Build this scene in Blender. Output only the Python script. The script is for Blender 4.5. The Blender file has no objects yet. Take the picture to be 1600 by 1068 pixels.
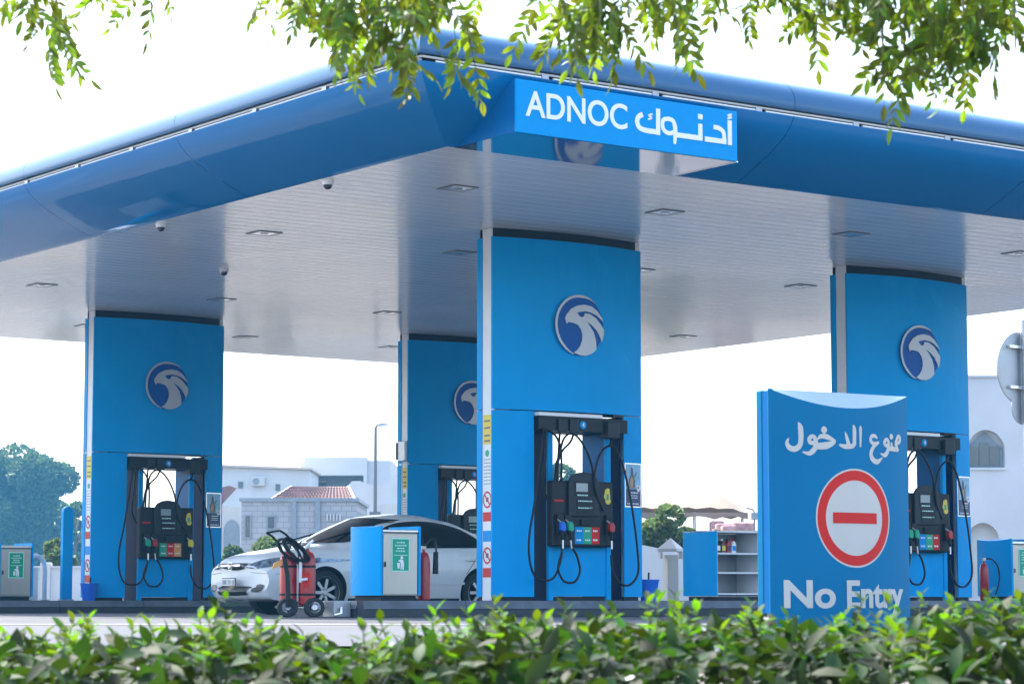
import bpy, bmesh, math, random
import numpy as np
from mathutils import Vector, Matrix, Quaternion
from mathutils.bvhtree import BVHTree
from mathutils.geometry import tessellate_polygon
R = math.radians
random.seed(7); rng = np.random.default_rng(7)
SC = bpy.context.scene
COL = SC.collection

# ---------------------------------------------------------------- camera
# world: x runs along the pump islands, y across them (away from the photographer), z up; road z = 0, island tops z = 0.2
A = 0.626
CAMP = Vector((-18.702, -26.302, 0.207))
cd = bpy.data.cameras.new('camera'); cam = bpy.data.objects.new('camera', cd); COL.objects.link(cam)
cam.location = CAMP; cam.rotation_euler = (math.pi/2 + 0.1029, 0, -A)
cd.sensor_width = 36; cd.lens = 3901.8/1600*36; cd.clip_start = 0.1; cd.clip_end = 2000
cd.dof.use_dof = True; cd.dof.focus_distance = 32; cd.dof.aperture_fstop = 14
SC.camera = cam
# ---------------------------------------------------------------- sky, sun, exposure
SUN_EL, SUN_AZ = R(60), R(98)      # azimuth measured counter-clockwise from +x
w = bpy.data.worlds.new('World'); SC.world = w; w.use_nodes = True
nt = w.node_tree; bg = nt.nodes['Background']
sk = nt.nodes.new('ShaderNodeTexSky'); sk.sky_type = 'NISHITA'; sk.sun_disc = False
sk.sun_elevation = SUN_EL; sk.sun_rotation = math.pi/2 - SUN_AZ
sk.air_density = 1.0; sk.dust_density = 3.2; sk.ozone_density = 0.3; sk.altitude = 0
nt.links.new(sk.outputs[0], bg.inputs[0]); bg.inputs[1].default_value = 0.15
sd = bpy.data.lights.new('sun', 'SUN'); sun = bpy.data.objects.new('sun', sd); COL.objects.link(sun)
sd.energy = 2.4; sd.angle = R(0.6); sd.color = (1, 0.95, 0.87)
sdir = Vector((math.cos(SUN_EL)*math.cos(SUN_AZ), math.cos(SUN_EL)*math.sin(SUN_AZ), math.sin(SUN_EL)))
sun.rotation_euler = sdir.to_track_quat('Z', 'Y').to_euler(); sun.location = (0, 0, 40)
vs = SC.view_settings; vs.view_transform = 'Standard'; vs.look = 'None'; vs.gamma = 1; vs.use_curve_mapping = False
vs.exposure = 2.2
SC.render.engine = 'CYCLES'
cy = SC.cycles; cy.use_denoising = True; cy.max_bounces = 10; cy.diffuse_bounces = 5; cy.glossy_bounces = 5
cy.transparent_max_bounces = 12; cy.volume_bounces = 1; cy.sample_clamp_indirect = 8; cy.caustics_reflective = False; cy.caustics_refractive = False
try: cy.denoiser = 'OPENIMAGEDENOISE'
except Exception: pass

# ---------------------------------------------------------------- helpers
def place(X, D, z=0.0):
    """a spot X metres to the right of and D metres ahead of where the photographer stands"""
    return Vector((CAMP.x + X*math.cos(A) + D*math.sin(A), CAMP.y - X*math.sin(A) + D*math.cos(A), z))
def sx(px, D): return (px-800)/3901.8*D          # bearing -> metres sideways at distance D
def sz(py, D): return 0.207 + (936.8-py)/3901.8*D  # sight angle -> height at distance D

MATS = {}
def mat(name, col, rough=0.5, metal=0.0, coat=0.0, var=0.0, vscale=6.0, bump=0.0, bscale=40.0, spec=0.5, stretch=None, dirt=None, em=None):
    m = bpy.data.materials.new(name); m.use_nodes = True; MATS[name] = m
    n = m.node_tree.nodes; l = m.node_tree.links; b = n['Principled BSDF']
    b.inputs['Base Color'].default_value = (*col, 1); b.inputs['Roughness'].default_value = rough
    b.inputs['Metallic'].default_value = metal; b.inputs['Coat Weight'].default_value = coat; b.inputs['Coat Roughness'].default_value = 0.06
    b.inputs['Specular IOR Level'].default_value = spec
    tc = mp = None
    if var or bump or dirt:
        tc = n.new('ShaderNodeTexCoord'); mp = n.new('ShaderNodeMapping'); l.new(tc.outputs['Object'], mp.inputs[0])
        if stretch: mp.inputs['Scale'].default_value = stretch
    if var:
        t = n.new('ShaderNodeTexNoise'); t.inputs['Scale'].default_value = vscale; t.inputs['Detail'].default_value = 5
        l.new(mp.outputs[0], t.inputs['Vector'])
        h = n.new('ShaderNodeHueSaturation'); h.inputs['Color'].default_value = (*col, 1)
        r = n.new('ShaderNodeMapRange'); r.inputs[1].default_value = .3; r.inputs[2].default_value = .7
        r.inputs[3].default_value = 1-var; r.inputs[4].default_value = 1+var
        l.new(t.outputs[0], r.inputs[0]); l.new(r.outputs[0], h.inputs['Value'])
        out = h.outputs[0]
        if dirt:
            t2 = n.new('ShaderNodeTexNoise'); t2.inputs['Scale'].default_value = dirt[1]; t2.inputs['Detail'].default_value = 8
            l.new(tc.outputs['Object'], t2.inputs['Vector'])
            r2 = n.new('ShaderNodeMapRange'); r2.inputs[1].default_value = .52; r2.inputs[2].default_value = .72; r2.inputs[4].default_value = dirt[2]
            l.new(t2.outputs[0], r2.inputs[0])
            mx = n.new('ShaderNodeMix'); mx.data_type = 'RGBA'; l.new(r2.outputs[0], mx.inputs[0]); l.new(out, mx.inputs[6]); mx.inputs[7].default_value = (*dirt[0], 1)
            out = mx.outputs[2]
        l.new(out, b.inputs['Base Color'])
        r3 = n.new('ShaderNodeMapRange'); r3.inputs[3].default_value = max(0.02, rough*.75); r3.inputs[4].default_value = min(1, rough*1.25)
        l.new(t.outputs[0], r3.inputs[0]); l.new(r3.outputs[0], b.inputs['Roughness'])
    if bump:
        t = n.new('ShaderNodeTexNoise'); t.inputs['Scale'].default_value = bscale; t.inputs['Detail'].default_value = 4
        l.new(mp.outputs[0], t.inputs['Vector'])
        bp = n.new('ShaderNodeBump'); bp.inputs['Strength'].default_value = bump; bp.inputs['Distance'].default_value = 0.02
        l.new(t.outputs[0], bp.inputs['Height']); l.new(bp.outputs[0], b.inputs['Normal'])
    return m
def leafmat(name, col, tcol, var=0.35, rough=0.45, trans=0.45):
    m = bpy.data.materials.new(name); m.use_nodes = True; MATS[name] = m
    n = m.node_tree.nodes; l = m.node_tree.links; b = n['Principled BSDF']; out = n['Material Output']
    g = n.new('ShaderNodeNewGeometry'); oi = n.new('ShaderNodeObjectInfo')
    ad = n.new('ShaderNodeMath'); ad.operation = 'ADD'; l.new(g.outputs['Random Per Island'], ad.inputs[0]); l.new(oi.outputs['Random'], ad.inputs[1])
    fr = n.new('ShaderNodeMath'); fr.operation = 'FRACT'; l.new(ad.outputs[0], fr.inputs[0])
    r = n.new('ShaderNodeMapRange'); r.inputs[3].default_value = 1-var; r.inputs[4].default_value = 1+var; l.new(fr.outputs[0], r.inputs[0])
    rh = n.new('ShaderNodeMapRange'); rh.inputs[3].default_value = 0.47; rh.inputs[4].default_value = 0.53; l.new(fr.outputs[0], rh.inputs[0])
    def hs(c):
        h = n.new('ShaderNodeHueSaturation'); h.inputs['Color'].default_value = (*c, 1)
        l.new(r.outputs[0], h.inputs['Value']); l.new(rh.outputs[0], h.inputs['Hue']); return h.outputs[0]
    l.new(hs(col), b.inputs['Base Color']); b.inputs['Roughness'].default_value = rough; b.inputs['Specular IOR Level'].default_value = .3
    t = n.new('ShaderNodeBsdfTranslucent'); l.new(hs(tcol), t.inputs[0])
    mx = n.new('ShaderNodeMixShader'); mx.inputs[0].default_value = trans
    l.new(b.outputs[0], mx.inputs[1]); l.new(t.outputs[0], mx.inputs[2]); l.new(mx.outputs[0], out.inputs[0])
    return m

class MB:
    def __init__(s): s.v = []; s.f = []; s.m = []; s.k = 0
    def add(s, vs, fs):
        o = len(s.v); s.v += [tuple(p) for p in vs]; s.f += [tuple(o+i for i in f) for f in fs]; s.m += [s.k]*len(fs); return s
    def box(s, x0, x1, y0, y1, z0, z1):
        return s.add([(x0,y0,z0),(x1,y0,z0),(x1,y1,z0),(x0,y1,z0),(x0,y0,z1),(x1,y0,z1),(x1,y1,z1),(x0,y1,z1)],
                     [(0,3,2,1),(4,5,6,7),(0,1,5,4),(1,2,6,5),(2,3,7,6),(3,0,4,7)])
    def obox(s, c, ax, ay, az):
        c, ax, ay, az = map(Vector, (c, ax, ay, az)); vs = []
        for k in (-1, 1):
            for i, j in ((-1,-1),(1,-1),(1,1),(-1,1)): vs.append(c+ax*i+ay*j+az*k)
        return s.add(vs, [(0,3,2,1),(4,5,6,7),(0,1,5,4),(1,2,6,5),(2,3,7,6),(3,0,4,7)])
    def tube(s, pts, r, n=8, cap=True):
        pts = [Vector(p) for p in pts]; rs = r if isinstance(r, (list, tuple)) else [r]*len(pts)
        up = Vector((0.123, 0.456, 0.88)); vs = []; fs = []
        for i, p in enumerate(pts):
            t = (pts[min(i+1, len(pts)-1)]-pts[max(i-1, 0)])
            t = t.normalized() if t.length > 1e-9 else Vector((0,0,1))
            a = t.cross(up); 
            if a.length < .05: a = t.cross(Vector((1,0,0)))
            a.normalize(); b = t.cross(a)
            for k in range(n):
                th = 2*math.pi*k/n; vs.append(p+(a*math.cos(th)+b*math.sin(th))*rs[i])
        for i in range(len(pts)-1):
            for k in range(n): fs.append((i*n+k, i*n+(k+1)%n, (i+1)*n+(k+1)%n, (i+1)*n+k))
        if cap: fs.append(tuple(range(n-1, -1, -1))); fs.append(tuple((len(pts)-1)*n+k for k in range(n)))
        return s.add(vs, fs)
    def lathe(s, prof, c=(0,0,0), n=20, axis='z', caps=True):
        vs = []; fs = []
        for r, h in prof:
            for k in range(n):
                th = 2*math.pi*k/n; a, b = r*math.cos(th), r*math.sin(th)
                vs.append({'z':(c[0]+a,c[1]+b,c[2]+h),'y':(c[0]+a,c[1]+h,c[2]+b),'x':(c[0]+h,c[1]+a,c[2]+b)}[axis])
        for i in range(len(prof)-1):
            for k in range(n): fs.append((i*n+k, i*n+(k+1)%n, (i+1)*n+(k+1)%n, (i+1)*n+k))
        if not caps: return s.add(vs, fs)
        if prof[0][0] > 1e-6: fs.append(tuple(range(n-1, -1, -1)))
        if prof[-1][0] > 1e-6: fs.append(tuple((len(prof)-1)*n+k for k in range(n)))
        return s.add(vs, fs)
    def prism(s, poly, plane, h0, h1):
        """poly in 2-D, extruded between h0 and h1; plane 'xz' -> along y, 'xy' -> along z, 'yz' -> along x"""
        def P(a, b, h): return {'xz':(a,h,b),'xy':(a,b,h),'yz':(h,a,b)}[plane]
        n = len(poly); tri = tessellate_polygon([[Vector((a,b,0)) for a, b in poly]])
        vs = [P(a,b,h0) for a, b in poly]+[P(a,b,h1) for a, b in poly]
        fs = [t for t in tri]+[(t[0]+n, t[2]+n, t[1]+n) for t in tri]+[(i, (i+1)%n, n+(i+1)%n, n+i) for i in range(n)]
        return s.add(vs, fs)
    def mesh(s, name, mats, smooth=None):
        me = bpy.data.meshes.new(name); me.from_pydata(s.v, [], s.f)
        for m in (mats if isinstance(mats, (list, tuple)) else [mats]): me.materials.append(MATS[m] if isinstance(m, str) else m)
        if any(s.m): me.polygons.foreach_set('material_index', s.m)
        bm = bmesh.new(); bm.from_mesh(me); bmesh.ops.remove_doubles(bm, verts=bm.verts, dist=1e-5) if smooth else None
        bmesh.ops.recalc_face_normals(bm, faces=bm.faces); bm.to_mesh(me); bm.free()
        if smooth is not None:
            me.polygons.foreach_set('use_smooth', [True]*len(me.polygons)); me.set_sharp_from_angle(angle=R(smooth))
        me.update(); return me
    def build(s, name, mats, parent=None, smooth=None, bevel=0, loc=None, rot=None):
        o = bpy.data.objects.new(name, s.mesh(name, mats, smooth)); COL.objects.link(o)
        if parent: o.parent = parent
        if loc is not None: o.location = loc
        if rot is not None: o.rotation_euler = rot
        if bevel:
            b = o.modifiers.new('bevel', 'BEVEL'); b.width = bevel; b.segments = 2; b.limit_method = 'ANGLE'; b.angle_limit = R(40)
        return o
def tag(o, label, cat, group=None, kind=None):
    if label: o['label'] = label
    if cat: o['category'] = cat
    if group: o['group'] = group
    if kind: o['kind'] = kind
    return o
def thing(name, label, cat, loc=(0,0,0), rz=0.0, group=None):
    o = bpy.data.objects.new(name, None); o.empty_display_size = .2; COL.objects.link(o)
    o.location = loc; o.rotation_euler = (0, 0, rz); return tag(o, label, cat, group)
def struct(o): o['kind'] = 'structure'; return o
def copy_tree(o, parent=None):
    c = o.copy(); COL.objects.link(c); c.parent = parent
    for ch in list(o.children): copy_tree(ch, c)
    return c
def smooth_pts(pts, sub=6, closed=False):
    P = [Vector(p) for p in pts]; n = len(P); out = []
    g = (lambda i: P[i % n]) if closed else (lambda i: P[max(0, min(n-1, i))])
    for i in range(n if closed else n-1):
        p0, p1, p2, p3 = g(i-1), g(i), g(i+1), g(i+2)
        for k in range(sub):
            t = k/sub
            out.append(.5*((2*p1)+(p2-p0)*t+(2*p0-5*p1+4*p2-p3)*t*t+(3*p1-p0-3*p2+p3)*t**3))
    if not closed: out.append(P[-1])
    return out
def stroke(mb, pts, wd, y0, y1, sub=5):
    """a pen stroke in the xz plane as a thin raised strip (facing -y, front at y0)"""
    p = smooth_pts([(a, 0, b) for a, b in pts], sub) if len(pts) > 2 else [Vector((a, 0, b)) for a, b in pts]
    ws = wd if isinstance(wd, (list, tuple)) else [wd]*2
    L = []; Rr = []
    for i, q in enumerate(p):
        t = (p[min(i+1, len(p)-1)]-p[max(i-1, 0)]); t.normalize(); nn = Vector((-t.z, 0, t.x))
        u = i/(len(p)-1)*(len(ws)-1); k = min(int(u), len(ws)-2); wv = (ws[k]*(1-(u-k))+ws[k+1]*(u-k))/2
        L.append(q+nn*wv); Rr.append(q-nn*wv)
    for i in range(len(p)-1):
        a, b, c, d = L[i], Rr[i], Rr[i+1], L[i+1]
        mb.add([(v.x, y0, v.z) for v in (a, b, c, d)]+[(v.x, y1, v.z) for v in (a, b, c, d)], [(0,1,2,3),(0,4,5,1),(3,2,6,7),(0,3,7,4),(1,5,6,2)])
def text_mesh(body, height, offset=0.0, extrude=0.003, xscale=1.0, align='LEFT'):
    c = bpy.data.curves.new('lettering', 'FONT'); c.body = body; c.size = 1; c.offset = offset; c.extrude = extrude/height*.7; c.align_x = align
    o = bpy.data.objects.new('lettering', c); COL.objects.link(o); bpy.context.view_layer.update()
    me = bpy.data.meshes.new_from_object(o.evaluated_get(bpy.context.evaluated_depsgraph_get()))
    bpy.data.objects.remove(o); bpy.data.curves.remove(c)
    s = height/.69
    me.transform(Matrix(((s*xscale,0,0,0),(0,0,-s,0),(0,s,0,0),(0,0,0,1))))   # stands up facing -y
    return me
def lettering(body, height, m, parent, loc, **k):
    me = text_mesh(body, height, **k); me.materials.clear(); me.materials.append(MATS[m])
    o = bpy.data.objects.new('lettering', me); COL.objects.link(o); o.parent = parent; o.location = loc; return o

# ---------------------------------------------------------------- materials
BLUE = (0.0, 0.35, 0.76)
mat('blue_panel', BLUE, .26, coat=.0, var=.05, vscale=1.2, spec=.06, bump=.25, bscale=1.1, dirt=((0.0,.30,.67), 1.3, .35))
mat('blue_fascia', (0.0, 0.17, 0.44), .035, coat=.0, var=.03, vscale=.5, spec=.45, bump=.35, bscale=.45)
mat('blue_sign', (0.0, 0.29, 0.66), .35, coat=.0, var=.03, spec=.1)
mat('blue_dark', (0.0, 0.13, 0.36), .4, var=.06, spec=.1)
mat('recess_shade', (0.0, 0.02, 0.085), .5, var=.1, spec=.05)  # shade of the pump recess painted in as a much darker blue
mat('blue_plastic', (0.0, 0.13, 0.62), .45, var=.08)
mat('sky_lit_top', (0.13, 0.22, 0.34), .25, coat=.3)  # totem top facet paler than its boards: sky reflection put into the colour
mat('emblem_blue', (0.0, 0.085, 0.36), .4, spec=.2)
mat('silver', (0.46, 0.47, 0.50), .4, metal=.3, var=.05)
mat('white_paint', (0.78, 0.78, 0.79), .4, var=.05, vscale=3)
mat('white_print', (0.86, 0.86, 0.86), .45)
mat('totem_white', (0.58, 0.545, 0.49), .5, var=.04, vscale=3, spec=.2)
mat('soffit_white', (0.82, 0.81, 0.795), .22, var=.03, vscale=.8, coat=.25)
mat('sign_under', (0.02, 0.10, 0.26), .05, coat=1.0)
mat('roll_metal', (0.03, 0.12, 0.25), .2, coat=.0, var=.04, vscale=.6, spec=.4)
mat('blue_totem', (0.0, 0.16, 0.33), .33, var=.07, vscale=1.2, spec=.1, dirt=((0.01,.14,.28), 1.6, .5))
mat('collar_dark', (0.014, 0.014, 0.020), .5, var=.15, spec=.15)
mat('black_plastic', (0.008, 0.009, 0.012), .4, var=.25, vscale=12, spec=.25)
mat('grey_plastic', (0.020, 0.024, 0.031), .42, var=.15, vscale=10, spec=.25)
mat('rubber', (0.010, 0.010, 0.012), .5, var=.2, vscale=20, spec=.25)
mat('steel', (0.44, 0.425, 0.39), .34, metal=.85, var=.10, vscale=3, stretch=(1,1,.25))
mat('steel_bright', (0.75, 0.75, 0.76), .25, metal=.9, var=.06)
mat('galv', (0.38, 0.40, 0.43), .42, metal=.7, var=.12, vscale=5)
mat('kerb_top', (0.12, 0.135, 0.165), .55, var=.25, vscale=3, bump=.2, dirt=((.06,.06,.065), 2.2, .7))
mat('kerb_dark', (0.03, 0.033, 0.04), .6, var=.3, vscale=4, bump=.2)
mat('concrete', (0.095, 0.100, 0.110), .9, spec=.2, var=.16, vscale=.35, bump=.25, bscale=14, dirt=((.04,.044,.052), .45, .85))
mat('apron', (0.085, 0.093, 0.108), .9, spec=.2, var=.12, vscale=.5, bump=.25, bscale=14, dirt=((.07,.074,.082), .4, .6))
mat('asphalt', (0.06, 0.06, 0.065), .8, var=.2, vscale=.7, bump=.4, bscale=30)
mat('sand', (0.12, 0.11, 0.095), .9, var=.16, vscale=.2, bump=.4, bscale=6, dirt=((.09,.08,.07), .1, .7))
mat('soil', (0.09, 0.065, 0.045), .95, var=.3, vscale=4, bump=.6, bscale=12)
mat('line_paint', (0.32, 0.32, 0.31), .6, var=.1, dirt=((.3,.3,.3), 4, .7))
mat('red_paint', (0.42, 0.010, 0.010), .3, coat=.15, var=.1)
mat('red_print', (0.62, 0.008, 0.003), .45, var=.04, spec=.3)
mat('yellow_print', (0.80, 0.62, 0.06), .5, var=.05)
mat('green_print', (0.0, 0.36, 0.20), .45, var=.05)
mat('mint_print', (0.55, 0.85, 0.75), .5)
mat('navy_print', (0.012, 0.03, 0.12), .35)
mat('sky_print', (0.25, 0.48, 0.66), .35, var=.2, vscale=8)
mat('tan_print', (0.48, 0.30, 0.14), .45, var=.2, vscale=20)
mat('grey_print', (0.10, 0.10, 0.12), .45)
mat('lcd', (0.30, 0.36, 0.38), .15, coat=.6)
mat('orange_print', (0.75, 0.35, 0.08), .45)
mat('lamp_glass', (0.82, 0.86, 0.86), .12, coat=.6)
mat('lamp_frame', (0.17, 0.17, 0.175), .45, metal=.3)
mat('tube_white', (0.95, 0.95, 0.96), .2, coat=.5)
mat('dome_black', (0.006, 0.006, 0.008), .04, coat=1)
mat('car_paint', (0.84, 0.85, 0.84), .28, coat=.5, var=.015, vscale=1)
mat('car_glass', (0.006, 0.007, 0.008), .04, coat=.0, spec=.45)
mat('car_black', (0.012, 0.012, 0.013), .45)
mat('car_gap', (0.02, 0.02, 0.02), .8)
mat('chrome', (0.8, 0.8, 0.82), .12, metal=1)
mat('headlamp', (0.20, 0.26, 0.33), .10, metal=.4, coat=1, var=.7, vscale=14)
mat('amber', (0.62, 0.20, 0.02), .15, coat=.8)
mat('tyre', (0.016, 0.016, 0.017), .75, bump=.2, bscale=60)
mat('alloy', (0.55, 0.56, 0.57), .3, metal=.8)
mat('wall_white', (0.56, 0.56, 0.565), .85, var=.06, vscale=.6, bump=.1, bscale=8, dirt=((.45,.445,.43), .5, .4))
mat('wall_cream', (0.52, 0.51, 0.48), .85, var=.07, vscale=.6, dirt=((.5,.48,.45), .5, .4))
mat('wall_beige', (0.55, 0.46, 0.36), .85, var=.1, vscale=.8)
mat('canvas', (0.19, 0.155, 0.12), .85, var=.1, vscale=1.2, bump=.3, bscale=3)
mat('tile_red', (0.21, 0.125, 0.12), .75, var=.25, vscale=2)
mat('glass_dark', (0.035, 0.05, 0.065), .06, coat=1)
mat('shutter', (0.22, 0.26, 0.30), .5, var=.1)
mat('bark', (0.12, 0.085, 0.055), .9, var=.3, vscale=8, bump=.6, bscale=20)
mat('twig', (0.16, 0.17, 0.06), .8, var=.2)
mat('pole_grey', (0.16, 0.17, 0.18), .45, metal=.5)
mat('bottle_dark', (0.10, 0.02, 0.02), .3, var=.3)
mat('pallet_pink', (0.42, 0.24, 0.24), .8, var=.3)
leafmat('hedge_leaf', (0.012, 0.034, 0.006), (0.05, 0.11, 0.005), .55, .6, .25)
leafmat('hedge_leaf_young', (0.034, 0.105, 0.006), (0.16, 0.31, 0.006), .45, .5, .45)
leafmat('neem_leaf', (0.045, 0.11, 0.018), (0.23, 0.32, 0.010), .5, .4, .48)
leafmat('tree_leaf', (0.05, 0.10, 0.04), (0.10, 0.16, 0.04), .4, .6, .25)
leafmat('shrub_leaf', (0.12, 0.17, 0.07), (0.16, 0.22, 0.05), .4, .6, .3)
mat('petal', (0.55, 0.52, 0.54), .8, spec=.1)
# grey concrete block wall, joints as fine relief (too far off to count the blocks)
m = mat('block_wall', (0.36, 0.37, 0.39), .9)
n = m.node_tree.nodes; l = m.node_tree.links; b = n['Principled BSDF']
tc = n.new('ShaderNodeTexCoord'); mp = n.new('ShaderNodeMapping'); mp.inputs['Rotation'].default_value = (R(90), 0, 0); l.new(tc.outputs['Object'], mp.inputs[0])
bt = n.new('ShaderNodeTexBrick'); bt.inputs['Scale'].default_value = 1; bt.inputs['Brick Width'].default_value = .42; bt.inputs['Row Height'].default_value = .22; bt.inputs['Mortar Size'].default_value = .018
bt.inputs['Color1'].default_value = (.38,.39,.41,1); bt.inputs['Color2'].default_value = (.33,.34,.36,1); bt.inputs['Mortar'].default_value = (.26,.27,.29,1)
l.new(mp.outputs[0], bt.inputs['Vector']); l.new(bt.outputs[0], b.inputs['Base Color'])
bp = n.new('ShaderNodeBump'); bp.inputs['Strength'].default_value = .5; bp.invert = True; l.new(bt.outputs['Fac'], bp.inputs['Height']); l.new(bp.outputs[0], b.inputs['Normal'])

# ---------------------------------------------------------------- ground
def ground_z(D):      # the forecourt lies a little above the verge the hedge grows on
    return 0.0 if D > 11 else -0.85*min(1, max(0, (11-D)/3.5))**1.3
mb = MB(); xs = [-260,-120,-60,-30,-15,-8,-4,-2,0,2,4,8,15,30,60,120,260]; ds = [-120,-30,-5,0,3,5,6.5,7.5,8,8.5,9,9.5,10,10.5,11,14,20,40,80,150,280]
vs_ = [place(x, d, ground_z(d)-.008) for d in ds for x in xs]; nx = len(xs)
mb.add(vs_, [(j*nx+i, j*nx+i+1, (j+1)*nx+i+1, (j+1)*nx+i) for j in range(len(ds)-1) for i in range(nx-1)])
struct(mb.build('ground', 'sand', smooth=40))
struct(MB().add([(-60,-13,-.004),(60,-13,-.004),(60,26,-.004),(-60,26,-.004)], [(0,1,2,3)]).build('forecourt', 'concrete'))
# pale concrete apron and the drive lane in front of it, laid across the line of sight
def strip(name, d0, d1, z, m, x0=-60, x1=60):
    return struct(MB().add([place(x0,d0,z), place(x1,d0,z), place(x1,d1,z), place(x0,d1,z)], [(0,1,2,3)]).build(name, m))
strip('pavement', 11.2, 17.5, .004, 'apron')
strip('lane_marking', 21.0, 21.25, .008, 'line_paint', -20, 20)
strip('verge', 4.0, 7.4, -.838, 'soil', -20, 20)

# ---------------------------------------------------------------- pump islands
ISL = [(-2.35, 11.3, -.62, .95), (-2.35, 11.3, 10.9, 12.45)]
for k, (x0, x1, y0, y1) in enumerate(ISL):
    t = thing('pump_island', ['long dark kerbed pump island nearest the camera, under the two front columns', 'dark kerbed pump island behind the white car, under the left column'][k], 'island', (0, 0, 0), 0, 'pump islands')
    MB().box(x0+.16, x1-.16, y0+.16, y1-.16, 0, .196).build('slab', 'kerb_top', t)
    def kerb(a, b, nrm):        # one kerb length from a to b, outward normal nrm: dark foot, paler chamfered head
        a, b, nn = Vector(a), Vector(b), Vector(nrm); mb = MB()
        prof = [(0, 0), (0, .095), (.012, .10), (-.03, .2), (-.16, .2), (-.16, 0)]
        d = (b-a).normalized()*.004; a2, b2 = a+d, b-d
        vs_ = [p+nn*u+Vector((0,0,z)) for p in (a2, b2) for u, z in prof]; n_ = 6
        mb.k = 0; mb.add(vs_, [(i, i+1, n_+i+1, n_+i) for i in (2, 3)]); mb.k = 1; mb.add(vs_, [(i, (i+1) % 6, n_+(i+1) % 6, n_+i) for i in (0, 1, 4)]); mb.add(vs_, [(0,5,4,3,2,1), (6,7,8,9,10,11)])
        mb.build('kerb_stone', ['kerb_top', 'kerb_dark'], t)
    nseg = 9; st = (x1-x0)/nseg
    for i in range(nseg):
        kerb((x0+i*st, y0, 0), (x0+(i+1)*st, y0, 0), (0,-1,0)); kerb((x0+(i+1)*st, y1, 0), (x0+i*st, y1, 0), (0,1,0))
    kerb((x0, y1-.16, 0), (x0, y0+.16, 0), (-1,0,0)); kerb((x1, y0+.16, 0), (x1, y1-.16, 0), (1,0,0))

# ---------------------------------------------------------------- canopy
SU0, SU1, SV0, SV1, ZS = -3.77, 12.55, -4.45, 16.49, 5.045
can = thing('canopy', 'huge blue petrol station canopy with white underside and rounded glossy blue edge', 'canopy', (0, 0, 0))
mb = MB(); p = .27; nst = int((SV1-SV0)/p); p = (SV1-SV0)/nst
for i in range(nst):
    a, b = SV0+i*p, SV0+(i+1)*p; g = .005
    mb.add([(SU0,a+g,ZS+.007),(SU1,a+g,ZS+.007),(SU1,a+g+.006,ZS),(SU0,a+g+.006,ZS),(SU1,b-g-.006,ZS),(SU0,b-g-.006,ZS),(SU1,b-g,ZS+.007),(SU0,b-g,ZS+.007)], [(0,1,2,3),(3,2,4,5),(5,4,6,7)])
so = mb.build('soffit', 'soffit_white', can); so['kind'] = 'stuff'
MB().box(SU0, SU1, SV0, SV1, ZS+.009, ZS+.3).build('deck', 'collar_dark', can)
MB().box(SU0-.3, SU1+.3, SV0-.3, SV1+.3, ZS+.6, ZS+.75).build('roof_sheet', 'white_paint', can)
# fascia profile: (outward distance from the soffit edge, z)
LOW = [(0, ZS), (.06, ZS+.012), (.30, ZS+.115), (.55, ZS+.235), (.78, ZS+.365), (.93, ZS+.48), (1.02, ZS+.60), (1.035, ZS+.63)]
LOW = [(v.x, v.z) for v in smooth_pts([(a, 0, b) for a, b in LOW], 3)]
CH = [(1.035, ZS+.63), (.93, ZS+.635), (.93, ZS+.70), (1.03, ZS+.705)]
TOP = [(1.03, ZS+.705), (1.05, ZS+.72), (1.055, ZS+.80), (1.02, ZS+.91), (.93, ZS+1.01), (.78, ZS+1.075), (.55, ZS+1.105), (.2, ZS+1.11), (.2, ZS+.76)]
TOP = [(v.x, v.z) for v in smooth_pts([(a, 0, b) for a, b in TOP[:-1]], 3)]+[TOP[-1]]
SIDES = [((SU0,SV0),(1,0),(0,-1),SU1-SU0), ((SU0,SV1),(0,-1),(-1,0),SV1-SV0), ((SU1,SV1),(-1,0),(0,1),SU1-SU0), ((SU1,SV0),(0,1),(1,0),SV1-SV0)]
def fascia(prof, name, m, seams=True, smooth=35, sag=0.0):
    for si, (o, d, nrm, L) in enumerate(SIDES):
        o, d, nn = Vector((*o, 0)), Vector((*d, 0)), Vector((*nrm, 0))
        nseg = max(1, round(L/4.1)) if seams else 1
        for k in range(nseg):
            a, b = L*k/nseg, L*(k+1)/nseg; g = .004 if seams else 0; vs_ = []; nc = 2
            for e in (0, 1):
                for u, z in prof:
                    t_ = (a if e == 0 else b)
                    if e == 0: t_ = (t_-u) if k == 0 else t_+g
                    else: t_ = (t_+u) if k == nseg-1 else t_-g
                    vs_.append(o+d*t_+nn*u+Vector((0,0,z)))
            n_ = len(prof); fs = [(i, i+1, n_+i+1, n_+i) for i in range(n_-1)]
            MB().add(vs_, fs).build(name, m, can, smooth=smooth)
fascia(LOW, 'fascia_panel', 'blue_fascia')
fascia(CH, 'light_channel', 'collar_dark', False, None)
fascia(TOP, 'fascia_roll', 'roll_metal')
for si, (o, d, nrm, L) in enumerate(SIDES):       # the light line in the channel: a pale rail and a row of tubes
    o, d, nn = Vector((*o, 0)), Vector((*d, 0)), Vector((*nrm, 0))
    MB().tube([o-d*.98+nn*.985+Vector((0,0,ZS+.688)), o+d*(L+.98)+nn*.985+Vector((0,0,ZS+.688))], .014, 6).build('light_rail', 'white_paint', can)
    if si in (0, 1):
        x = -.85
        while x < L+.8:
            ln = min(1.42, L+.9-x)
            MB().tube([o+d*(x+.03)+nn*1.0+Vector((0,0,ZS+.648)), o+d*(x+ln-.05)+nn*1.0+Vector((0,0,ZS+.648))], .013, 6).build('light_tube', 'tube_white', can)
            MB().obox(o+d*(x+ln)+nn*.985+Vector((0,0,ZS+.655)), d*.045, nn*.03, Vector((0,0,.022))).build('tube_holder', 'galv', can)
            x += 1.5
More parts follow.
